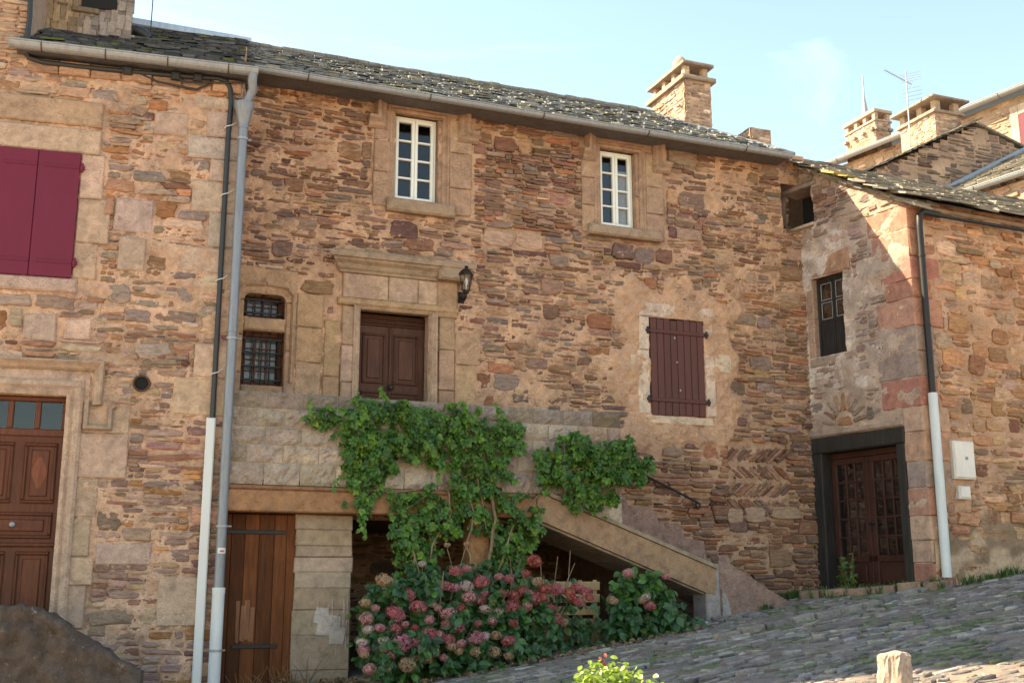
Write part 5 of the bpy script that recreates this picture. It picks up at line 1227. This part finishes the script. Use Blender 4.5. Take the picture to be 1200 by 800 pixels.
def hcolr(x, z, r_):
    g = r_.random(); return (1.9, 1.1, .8) if g < .05 else ((1.5, 1.45, .9) if g < .14 else ((.75, .9, 1.0) if g < .5 else (1, 1, 1)))
Yf, Yb = -2.05, -1.25
hb = thing('hydrangea_bush', 'big hydrangea bush with dozens of dusty pink mopheads under the terrace', 'hydrangea', (4.5, -1.6, gz(4.5, -1.6)))
lb = MB()
bush_leaves(lb, XZ([(424, 770), (418, 730), (424, 705), (440, 690), (470, 672), (500, 664), (540, 668), (575, 662), (610, 658), (634, 672), (640, 700), (644, 735), (630, 758), (600, 772), (560, 784), (500, 792), (440, 796)], -1.7), 3000, Yf, Yb, (.075, .145), r, 401, hcolr)
bush_leaves(lb, XZ([(636, 690), (660, 676), (694, 690), (694, 712), (676, 742), (640, 752)], -1.6), 90, -1.75, -1.45, (.07, .12), r, 406, hcolr)
lb.build('foliage', [M_HYDL], hb)
HEADS = [(451, 680, 13, 4), (479, 696, 10, 0), (490, 710, 12, 0), (428, 706, 8, 4), (429, 724, 10, 1), (431, 737, 8, 3), (445, 735, 8, 1), (463, 717, 13, 0), (466, 722, 10, 5), (464, 735, 8, 0), (475, 731, 6, 1), (424, 752, 8, 3), (426, 761, 8, 5), (433, 783, 9, 1), (427, 766, 7, 4), (449, 750, 8, 3), (450, 759, 8, 4), (453, 782, 7, 4), (471, 753, 14, 5), (488, 753, 9, 1), (477, 778, 12, 4), (495, 660, 6, 3), (524, 638, 5, 4), (547, 637, 5, 4), (534, 668, 10, 0), (547, 666, 7, 1), (521, 686, 10, 0), (533, 688, 8, 5), (510, 693, 9, 3), (508, 708, 6, 4), (547, 686, 10, 3), (550, 699, 11, 1), (564, 681, 11, 0), (525, 719, 12, 1), (524, 730, 9, 0), (538, 735, 9, 5), (503, 726, 8, 1), (503, 742, 11, 0), (515, 743, 8, 1), (526, 748, 9, 0), (529, 757, 8, 4), (540, 754, 8, 1), (507, 762, 11, 4), (501, 771, 8, 4), (538, 763, 6, 4), (568, 695, 7, 0), (563, 703, 8, 0), (569, 713, 10, 3), (579, 704, 10, 1), (558, 747, 12, 5), (568, 745, 8, 3), (558, 763, 9, 4), (584, 715, 8, 3), (599, 709, 12, 0), (585, 675, 7, 1), (596, 677, 8, 0), (616, 672, 8, 2), (626, 657, 12, 2), (596, 750, 10, 0), (581, 744, 8, 4), (579, 763, 10, 4), (602, 698, 9, 2), (612, 692, 10, 2), (621, 696, 9, 0), (618, 709, 8, 1), (628, 699, 10, 2), (626, 703, 9, 0), (630, 681, 9, 4), (602, 730, 8, 2), (617, 713, 6, 2), (639, 690, 10, 2), (650, 689, 10, 0), (636, 700, 8, 2), (676, 687, 9, 0), (686, 693, 10, 0), (668, 694, 9, 2), (679, 704, 9, 0), (671, 701, 8, 2), (653, 726, 10, 2), (661, 729, 7, 4), (596, 768, 7, 4), (622, 770, 5, 4), (691, 700, 7, 2), (656, 690, 8, 1), (440, 712, 6, 1), (486, 735, 6, 2), (497, 752, 7, 0), (513, 712, 6, 1), (541, 712, 7, 2), (577, 727, 7, 1), (560, 730, 6, 0), (488, 770, 6, 4), (520, 770, 6, 1), (588, 695, 7, 2), (605, 760, 6, 4), (458, 768, 7, 1), (645, 712, 7, 2)]
for px, py, pr, k in HEADS:
    yy = Yf + (Yb - Yf) * max(0, min(1, (775 - py) / 125)) * .62 - .06
    head(hb, px, py, pr / 97.0 * .70, k, yy)
sb = MB()
for k in range(46):
    x0 = r.uniform(3.7, 5.6); y0 = r.uniform(-1.75, -1.4); x1 = x0 + r.gauss(0, .3); z1 = gz(x0, y0) + r.uniform(.4, 1.15)
    tube(sb, [(x0, y0, gz(x0, y0) - .03), ((x0 + x1) / 2 + r.gauss(0, .04), y0 - .05, (gz(x0, y0) + z1) / 2), (x1, y0 - r.uniform(0, .25), z1)], [.009, .007, .005], 5)
for px0, py0, px1, py1 in ((531, 668, 524, 642), (538, 668, 546, 640), (497, 690, 484, 645), (495, 690, 495, 662)): tube(sb, [onY(px0, py0, -1.45), onY(px1, py1, -1.45)], .010 if px0 == 497 else .005, 5)
sb.build('stem', [M_STEM], hb)
hb2 = thing('hydrangea_bush', 'smaller hydrangea at the foot of the stair with fresh green leaves and few pink heads', 'hydrangea', (6.5, -1.45, gz(6.5, -1.45)))
lb = MB(); Yf2, Yb2 = -1.75, -1.2
bush_leaves(lb, XZ([(712, 740), (710, 718), (718, 694), (732, 674), (748, 660), (768, 668), (785, 688), (802, 705), (806, 728), (795, 742), (760, 752), (725, 756)], -1.5), 620, Yf2, Yb2, (.09, .155), r, 411, lambda x, z, r_: (1.6, 1.5, .9) if z > 1.55 and r_.random() < .7 else hcolr(x, z, r_))
bush_leaves(lb, XZ([(640, 765), (645, 735), (700, 722), (800, 735), (790, 748), (700, 762)], -1.6), 240, -1.7, -1.2, (.07, .12), r, 421, hcolr)
lb.build('foliage', [M_HYDL], hb2)
for px, py, pr, k in ((736, 671, 9, 1), (781, 675, 7, 1), (718, 703, 9, 4), (757, 699, 8, 3), (762, 709, 9, 0), (752, 703, 6, 4)): head(hb2, px, py, pr / 97.0 * .70, k, -1.72)
# a few hanging dry sprigs, weeds, litter
def tuft(mb, p, n, h, r_, wd=.012):
    for k in range(n):
        a = r_.uniform(0, 6.28); t = r_.uniform(.1, .6); hh = h * r_.uniform(.5, 1.1); d = np.array([math.cos(a), math.sin(a), 0]); s = np.array([-d[1], d[0], 0]) * wd
        b = np.array(p) + d * r_.uniform(0, .05); m_ = b + d * hh * t * .4 + (0, 0, hh * .6); e = b + d * hh * t + (0, 0, hh)
        mb.add([b - s, b + s, m_ + s * .7, m_ - s * .7, e], [(0, 1, 2, 3), (3, 2, 4)], np.ones(3) * r_.uniform(.6, 1.3))
gb = MB(); r = random.Random(66)
for k in range(150):
    t = r.random(); p = A2 + (B2 - A2) * t + np.array([r.gauss(0, .06), r.gauss(.08, .08)]); tuft(gb, (p[0], p[1], gz(*p)), 9, r.uniform(.05, .16), r)
for k in range(34):
    u = abs(r.gauss(0, .9)); p = RR.p(.3 + u * 1.2, 0, .10 + abs(r.gauss(0, .05))); tuft(gb, (p[0], p[1], gz(p[0], p[1])), 8, r.uniform(.04, .14), r)
for k in range(70):
    x = r.uniform(8.6, 9.9); p = (x, -.12 - abs(r.gauss(0, .2)) - max(0, 9.1 - x) * 1.8); tuft(gb, (p[0], p[1], gz(*p)), 8, r.uniform(.04, .12), r)
for k in range(260):
    x = r.uniform(4.5, 10.5); y_ = -2.0 - abs(r.gauss(0, 1.0)) + (1.2 if x > 8.8 else 0)
    if float(nz(x, y_, 1.4, 77)) + float(nz(x, y_, .4, 78)) * .5 < .7: continue
    tuft(gb, (x, y_, gz(x, y_)), 6, r.uniform(.012, .035), r, .008)
tag(gb.build('grass', [M_WEED]), 'short grass and weeds along the wall foot and between the cobbles', 'grass', kind='stuff')
pl = thing('weed_plant', 'tall leafy weed growing in front of the dark glazed door', 'weed', (*RL.p(.80, 0, .25)[:2], gz(*RL.p(.80, 0, .25)[:2])))
wb = MB(); sb = MB(); b = np.array(pl.location)
for k, (dx, h) in enumerate(((0, .52), (.07, .40), (-.06, .36), (.16, .48), (.24, .30))):
    q = RL.U * -dx; e = b + q + (r.gauss(0, .04), r.gauss(0, .03), h); tube(sb, [b + q * .6, (b + q + e) / 2, e], .005, 5)
    for j in range(26):
        t = r.uniform(.15, 1); leaf(wb, b + q + (e - b - q) * t, (r.gauss(0, .5), r.gauss(-.6, .4), .7), (r.gauss(0, 1), r.gauss(0, 1), -.1), r.uniform(.04, .085), LEAFO, np.ones(3) * r.uniform(.7, 1.2))
wb.build('foliage', [M_WEED], pl); sb.build('stem', [M_STEM], pl)
dl = MB()
for k in range(520):
    x = r.uniform(1.75, 3.3); y_ = r.uniform(-1.5, -.8); hgt = r.random() ** 2 * .14 * max(0, 1 - abs(x - 2.4) / .9)
    leaf(dl, np.array([x, y_, gz(x, y_) + .0 + hgt]), (r.gauss(0, .6), r.gauss(-.4, .5), .8), (r.gauss(0, 1), r.gauss(0, 1), .1), r.uniform(.05, .10), LEAFO, np.ones(3) * r.uniform(.6, 1.3), .4, .3)
for k in range(300):
    x = r.uniform(3.4, 7.3); y_ = -2.05 + .17 * (x - 4) * .3 + r.gauss(0, .10); leaf(dl, np.array([x, y_, gz(x, y_) + r.uniform(0, .02)]), (r.gauss(0, .4), r.gauss(-.2, .4), .9), (r.gauss(0, 1), r.gauss(0, 1), 0), r.uniform(.03, .08), LEAFO, np.ones(3) * r.uniform(.4, 1.2), .4, .3)
for k in range(26):
    x = r.uniform(1.9, 2.7); y_ = r.uniform(-1.35, -.9); a = r.uniform(-.6, .6); tube(dl, [(x, y_, gz(x, y_)), (x + math.sin(a) * .2, y_ - .03, gz(x, y_) + .18), (x + math.sin(a) * .42, y_ - .04, gz(x, y_) + r.uniform(.2, .36))], [.006, .005, .003], 5, (.8, .7, .6))
tag(dl.build('dry_leaves', [M_DRY]), 'dry brown leaves and twigs lying at the foot of the cellar door and bushes', 'leaf litter', kind='stuff')
# wooden crate half hidden behind the flowers
kr = thing('wooden_crate', 'pale slatted wooden crate behind the pink hydrangea heads under the stair', 'crate', (5.75, -1.15, gz(5.75, -1.15)))
FK = Fr((5.42, -1.28, 0), (1, .06, 0)); zc = 1.02; sb = MB()
for v_ in (0, .145, .29, .435, .58): block(sb, FK, 0, .78, zc + v_, zc + v_ + .10, -.015, 0, .004, np.ones(3) * rnd.uniform(.8, 1.1))
sb.build('front_slats', [M_PINE], kr); sb = MB()
for v_ in (0, .145, .29, .435, .58): block(sb, FK, 0, .78, zc + v_, zc + v_ + .10, -.42, -.405, .004, np.ones(3) * rnd.uniform(.7, 1.0))
sb.build('back_slats', [M_PINE], kr)
for u_ in (.0, .755):
    sb = MB()
    for v_ in (0, .145, .29, .435, .58): block(sb, FK, u_, u_ + .025, zc + v_, zc + v_ + .10, -.403, -.017, .003)
    for d_ in (-.395, -.02): block(sb, FK, u_ + (.03 if u_ < .3 else -.06), u_ + (.08 if u_ < .3 else -.005), zc, zc + .70, d_ - .01, d_ + .003, .004)
    sb.build('end_panel', [M_PINE], kr)
sb = MB(); block(sb, FK, .01, .77, zc - .03, zc - .002, -.42, 0, .004); sb.build('base', [M_PINE], kr)

# ================================================================== foreground: bollard and the sunlit shrub
bp = onG(1050, 812); bp = np.array([onY(1050, 790, -8.55)[0], -8.55, 0]); bp[2] = gz(bp[0], bp[1])
bt = float(onY(1050, 765, -8.55)[2])
bo = MB(); n = 44; P = []; r = random.Random(14); H_ = bt - bp[2]
prof = [(.105, -.1), (.104, 0)] + [(.100 - .010 * k / 12, H_ * k / 13) for k in range(1, 13)] + [(.088, H_ - .02), (.079, H_ - .006), (.064, H_), (.03, H_ + .004)]
for k, (rr, z) in enumerate(prof):
    for j in range(n):
        a = 2 * math.pi * j / n; q = float(nz(a * .14, z, .16, 95)) * .006 + float(nz(a * .14, z, .05, 96)) * .003; sq = 1 + .05 * math.cos(4 * a + .6) + .035 * math.sin(3 * a + 1)
        P.append(bp + np.array([(rr * sq + q) * math.cos(a), (rr * sq + q) * math.sin(a), z + (.014 * math.cos(a + 2) - .02 * max(0, math.cos(a - .4)) ** 8 if z > H_ * .8 else 0)]))
bo.add(P, [(i * n + j, i * n + (j + 1) % n, (i + 1) * n + (j + 1) % n, (i + 1) * n + j) for i in range(len(prof) - 1) for j in range(n)] + [tuple(range((len(prof) - 1) * n, len(prof) * n))], (.36, .29, .235))
tag(bo.build('stone_bollard', [M_BLOCK]), 'short sunlit stone bollard standing on the cobbled street in front', 'bollard')
sp = np.array([onY(716, 800, -9.3)[0], -9.3, 0]); sp[2] = gz(sp[0], sp[1]); zt_ = float(onY(716, 776, -9.3)[2])
shb = thing('shrub', 'small sunlit yellow-green shrub with a red tip at the bottom of the picture', 'shrub', sp)
sb = MB(); lb = MB()
for k in range(60):
    a = r.uniform(0, 6.28); q = r.random() ** .6 * .19; e = np.array([sp[0] + q * math.cos(a), sp[1] + q * math.sin(a), zt_ - .03 - q * .8 + r.gauss(0, .025)])
    tube(sb, [sp + (0.04 * math.cos(a), .04 * math.sin(a), 0), (sp + e) / 2 + (.05 * math.cos(a), .05 * math.sin(a), .05), e], [.005, .004, .0015], 5)
    for j in range(26):
        t = 1.04 - .3 * r.random() ** 1.6; leaf(lb, sp + (e - sp) * t + np.array([r.gauss(0, .03), r.gauss(0, .03), r.gauss(0, .02)]), (r.gauss(0, .6), r.gauss(-.2, .6), .8), (r.gauss(0, 1), r.gauss(0, 1), .2), r.uniform(.022, .042), LEAFO, np.ones(3) * r.uniform(.7, 1.3))
lb.build('foliage', [M_SHRUB], shb); sb.build('stem', [M_STEM], shb)
lb = MB(); tpt = onY(709, 775, -9.3)
for k in range(5): leaf(lb, tpt + (r.gauss(0, .006), r.gauss(0, .006), -.03 + .012 * k), (r.gauss(0, .6), -.6, .3), (r.gauss(-.5, .3), 0, 1), r.uniform(.018, .032), LEAFO, (.30, .06, .05))
lb.build('red_shoot', [M_HYDF], shb)

# ================================================================== houses further up on the right
E_ = RL.U
def back_wall(mb, fr, u0, u1, v0, v1, seed, pal, inside=None, holes=[]):
    rubble(mb, fr, u0, u1, v0, v1, holes, inside, pal, seed, None, d=(.02, .015), band=(.14, .34), big=.4, thin=(.05, .11), ln=(.18, .6), gap=.012)
    sheet(mb, fr, u0, u1, v0, v1, holes, inside, lambda u, v: .01 + .01 * nz(u, v, 1.2, seed), lambda u, v: np.array([.44, .32, .23]) * (1 + .1 * nz(u, v, .8, seed))[..., None], .12)
PALB = [(C(.30, .20, .145), 4), (C(.22, .165, .135), 4), (C(.36, .26, .19), 2), (C(.17, .12, .10), 2)]
# house with the gable in shade (faces the street like the main house)
FG = Fr((0, 7.0, 0), (1, 0, 0)); pk = FG.hit(1142, 143); lo = FG.hit(1010, 203); ro = FG.hit(1187, 156)
m1 = (pk[1] - lo[1]) / (pk[0] - lo[0]); slopeR = .28
ga = thing('gable_house', 'house behind the corner house with a shaded rubble gable and a sunlit roof edge', 'house', (21, 8.5, gz(21, 8.5)))
gb_ = MB()
def gin(u, v): return v < (pk[1] + m1 * (u - pk[0]) if u < pk[0] else pk[1] - slopeR * (u - pk[0])) - .12
back_wall(gb_, FG, lo[0] - 1.0, 25.5, 8.5, pk[1], 501, [(C(.20, .15, .125), 4), (C(.26, .20, .16), 3), (C(.16, .125, .11), 3)], gin)
hexa(gb_, [(17, 7.3, 2), (25.4, 7.3, 2), (25.4, 14, 2), (17, 14, 2), (17, 7.3, 10.6), (25.4, 7.3, 10.6), (25.4, 14, 10.6), (17, 14, 10.6)], (.4, .3, .22), 1)
gb_.build('wall', [M_SCHIST, M_MORTAR], ga)
gr = MB(); ua = lo[0] - .3; za = pk[1] + m1 * (ua - pk[0])
sl1 = Slope((ua, 12.5, za), (0, -1, 0), math.atan(m1)); L1 = (pk[0] - ua) * math.hypot(1, m1)
slates(gr, sl1, lambda s: 0, lambda s: 5.55, L1, 511, row=.12, wd=(.25, .5), pal=PAL_LAUZE, thick=(.012, .022), tilt=.03)
gr.add([(ua, 6.9, za - .06), (pk[0], 6.9, pk[1] - .06), (pk[0], 12.5, pk[1] - .06), (ua, 12.5, za - .06), (25.5, 6.9, pk[1] - .06 - slopeR * (25.5 - pk[0])), (25.5, 12.5, pk[1] - .06 - slopeR * (25.5 - pk[0]))], [(0, 1, 2, 3), (1, 4, 5, 2)], (.22, .19, .16))
for k in range(20):
    u = pk[0] + .22 * k; prism(gr, FG, [(u, pk[1] - slopeR * (u - pk[0]) - .08), (u + .24, pk[1] - slopeR * (u + .24 - pk[0]) - .08), (u + .24, pk[1] - slopeR * (u + .24 - pk[0]) - .02), (u, pk[1] - slopeR * (u - pk[0]) - .02)], -.4, .10, (.2, .17, .14))
gr.build('roof', [M_SLATE], ga)
gutter('gutter', Fr((ua - .05, 12.5, 0), (0, -1, 0)), 0, 5.6, za - .05, za - .05, .06, .09, ga, M_ZINC, 2.5)
def cap_chimney(name, base, w_, d_, z0, z1, parent, seed, flare):
    c = chimney(name, base[0], base[0] + w_, base[1], base[1] + d_, z0, z1, parent, seed)
    mb = MB(); F0 = Fr((0, base[1], 0), (1, 0, 0)); x0, x1 = base[0], base[0] + w_
    block(mb, F0, x0 - .08, x1 + .08, z1, z1 + .08, -d_ - .08, .08, .02, (.33, .27, .22))
    for x in (x0 + .12, x1 - .12):
        for y_ in (0, -d_ / 2, -d_): block(mb, F0, x - .09, x + .09, z1 + .082, z1 + .36, y_ - .04 if y_ else -.16, y_ + .14 if y_ else 0, .01, (.42, .33, .25))
    block(mb, F0, x0 - flare, x1 + flare, z1 + .362, z1 + .42, -d_ - flare, flare, .02, (.26, .23, .20)); block(mb, F0, x0 + .0, x1 - .0, z1 + .422, z1 + .50, -d_, 0, .03, (.28, .25, .22)); block(mb, F0, x0 + w_ * .3, x1 - w_ * .3, z1 + .502, z1 + .60, -d_ * .7, -d_ * .3, .02, (.3, .26, .22))
    mb.build('cap', [M_DRESS], c); return c
Yd = 7.6; dx0 = float(onY(1096, 140, Yd)[0]); dx1 = float(onY(1126, 140, Yd)[0]); dz1 = float(onY(1098, 132, Yd)[2])
cap_chimney('chimney', (dx0, Yd), dx1 - dx0, 1.3, dz1 - 2.0, dz1, ga, 521, .18)
# antenna on its own mast beside that chimney
am = onY(1067, 168, 7.55); at = float(onY(1067, 84, 7.55)[2])
an = thing('tv_antenna', 'thin television antenna on a mast beside the capped chimney up on the right', 'antenna', am)
sb = MB(); tube(sb, [am + (-.1, 0, -.6), am + (.0, 0, .2), (am[0] + .03, am[1], at)], .017, 8, (1.2, 1.2, 1.2)); sb.build('mast', [M_ZINC], an)
b0 = onY(1036, 82, 7.3); b1 = onY(1068, 99, 7.9); sb = MB(); tube(sb, [b0, b1], .012, 6)
for k in range(12):
    p = b0 + (b1 - b0) * k / 11; q = np.array([.14, .08, .16]) * (.7 + .03 * k); tube(sb, [p - q * .8, p + q * .8], .005, 5)
for s_ in (-1, 1):
    for j in range(4): q = np.array([.03 * j, .12 * j * .3, s_ * (.10 + .09 * j)]); tube(sb, [b1 + q - (.15, -.2, 0), b1 + q + (.15, -.2, 0)], .006, 5)
sb.build('aerial', [M_ZINC], an)
# low lean-to house with the sunlit slate roof and pale gutter
Q = onY(1200, 207, 4.0); FCc = Fr((Q[0], Q[1], 0), -(-E_)); 
uu = lambda x, y_: FCc.hit(x, y_)
eL, eR = uu(1133, 227), uu(1200, 206); zc = (eL[1] + eR[1]) / 2
lc = thing('lean_to_house', 'low house at the right edge with a sunlit slate roof and a pale gutter', 'house', (Q[0] + .5, 4, gz(Q[0], 4)))
sb = MB(); back_wall(sb, FCc, -2.9, 4.5, 5.0, zc - .1, 531, [(C(.40, .28, .20), 3), (C(.46, .34, .25), 3), (C(.34, .22, .16), 2)]); 
hexa(sb, [FCc.p(-2.9, 3, -.2), FCc.p(4.5, 3, -.2), FCc.p(4.5, 3, -5), FCc.p(-2.9, 3, -5), FCc.p(-2.9, zc - .12, -.2), FCc.p(4.5, zc - .12, -.2), FCc.p(4.5, zc - .12, -5), FCc.p(-2.9, zc - .12, -5)], (.4, .3, .22), 1)
sb.build('wall', [M_SCHIST, M_MORTAR], lc)
sb = MB(); s2 = Slope(FCc.p(-2.9, zc, .15), FCc.U, math.atan(.53)); slates(sb, s2, lambda s: 0, lambda s: 7.4, 5.5, 541, row=.2, wd=(.25, .5), pal=PAL_LAUZE, thick=(.02, .04))
sb.add([s2.p(0, 0, -.02), s2.p(7.4, 0, -.02), s2.p(7.4, 5.5, -.02), s2.p(0, 5.5, -.02)], [(0, 1, 2, 3)], (.2, .17, .15)); sb.build('roof', [M_SLATE], lc)
gutter('gutter', FCc, -2.9, 4.5, zc + .0, zc + .0, .24, .09, lc, M_ZINC, 2.5)
fl = MB(); a = FG.hit(1108, 222); b = FG.hit(1204, 173); prism(fl, FG, [(a[0] - .2, a[1] - .28), (b[0] + .5, b[1] + .06), (b[0] + .5, b[1] + .32), (a[0] - .2, a[1] - .02)], -.05, .14, (.75, .75, .78)); fl.build('flashing', [M_FLASH], lc)
# tall house behind, its long facade towards the left
Q = onY(1200, 100, 9.0); FB = Fr((Q[0], Q[1], 0), E_); e1 = FB.hit(1200, 104); e2 = FB.hit(984, 194); zb_ = (e1[1] + e2[1]) / 2
tb = thing('tall_house', 'tallest house behind on the right with a long pale gutter rising to the picture edge', 'house', (Q[0] + 2, 11, gz(25, 11)))
sb = MB(); wq = FB.hit(1187, 142); back_wall(sb, FB, e2[0] - 1.2, 4, 9, zb_ - .1, 551, [(C(.42, .31, .23), 3), (C(.36, .26, .19), 3), (C(.48, .37, .28), 2)])
hexa(sb, [FB.p(e2[0] - 1.2, 2, -.2), FB.p(4, 2, -.2), FB.p(4, 2, -8), FB.p(e2[0] - 1.2, 2, -8), FB.p(e2[0] - 1.2, zb_ - .1, -.2), FB.p(4, zb_ - .1, -.2), FB.p(4, zb_ - .1, -8), FB.p(e2[0] - 1.2, zb_ - .1, -8)], (.4, .3, .22), 1)
sb.build('wall', [M_SCHIST, M_MORTAR], tb)
sb = MB(); s3 = Slope(FB.p(e2[0] - 1.2, zb_, .3), FB.U, R(22)); slates(sb, s3, lambda s: 0, lambda s: 4 - e2[0] + 1.2, 1.5, 561, row=.25, wd=(.3, .6), pal=PAL_LAUZE)
x9 = 4 - e2[0] + 1.2; sb.add([s3.p(0, 0, -.02), s3.p(x9, 0, -.02), s3.p(x9, 4.5, -.02), s3.p(0, 4.5, -.02)], [(0, 1, 2, 3)], (.2, .17, .15)); sb.build('roof', [M_SLATE], tb)
gutter('gutter', FB, e2[0] - 1.2, 4, zb_ + .0, zb_ + .0, .40, .12, tb, M_ZINC, 2.5)
sb = MB(); block(sb, FB, wq[0] - .05, wq[0] + .22, wq[1] - 1.6, wq[1] + .42, -.1, .06, .02, (.50, .40, .31)); block(sb, FB, wq[0] + .221, wq[0] + 1.2, wq[1] + .1, wq[1] + .42, -.1, .06, .02, (.50, .40, .31)); wsr = sb.build('window_surround', [M_DRESS], tb)
sb = MB(); block(sb, FB, wq[0] + .221, wq[0] + 1.0, wq[1] - 1.6, wq[1] + .099, -.1, .05, .01); sb.build('shutter', [M_WINE], tb)
# far chimney with a spike, on the far end of the tall house
Yc = 14.5; c0 = onY(1030, 150, Yc); c1 = onY(1037, 150, Yc); ca = FB.hit(1000, 185)
bx = float(onY(1026, 150, Yc)[0]); bw = float(onY(1037, 150, Yc)[0]) - bx; cz = float(onY(1028, 128, Yc)[2])
cc = chimney('chimney', bx, bx + .62, Yc, Yc + 1.5, cz - 3.2, cz - .42, tb, 571)
sb = MB(); F0 = Fr((0, Yc, 0), (1, 0, 0)); d_ = 1.5
for j, dz in enumerate((-.62, )): 
    for x in (bx - .06, bx + .22, bx + .5): block(sb, F0, x, x + .14, cz - .75, cz - .66, -.1, .12, .01, (.3, .26, .22))
    for y_ in np.linspace(0.0, d_ - .14, 4): block(sb, Fr((0, Yc + y_, 0), (1, 0, 0)), bx - .14, bx + .02, cz - .75, cz - .66, -.14, 0, .01, (.3, .26, .22))
block(sb, F0, bx - .05, bx + .67, cz - .42, cz - .36, -d_ - .05, .05, .01, (.44, .35, .27))
for x in (bx + .06, bx + .56):
    for y_ in np.linspace(.06, d_ - .06, 4): block(sb, Fr((0, Yc + y_, 0), (1, 0, 0)), x - .07, x + .07, cz - .359, cz - .12, -.07, .07, .01, (.46, .36, .28))
block(sb, F0, bx - .07, bx + .69, cz - .118, cz, -d_ - .07, .07, .02, (.44, .36, .28)); sb.build('cap', [M_DRESS], cc)
sb = MB(); zt2 = float(onY(1013, 88, Yc + .7)[2]); xs2 = float(onY(1014, 120, Yc + .7)[0]); lathe(sb, (xs2, Yc + .75, cz), [(.16, 0), (.12, .12), (.07, .5), (.03, .8), (.02, zt2 - cz)], 8, (1.3, 1.2, 1.2)); sb.build('spike', [M_ZINC], cc)
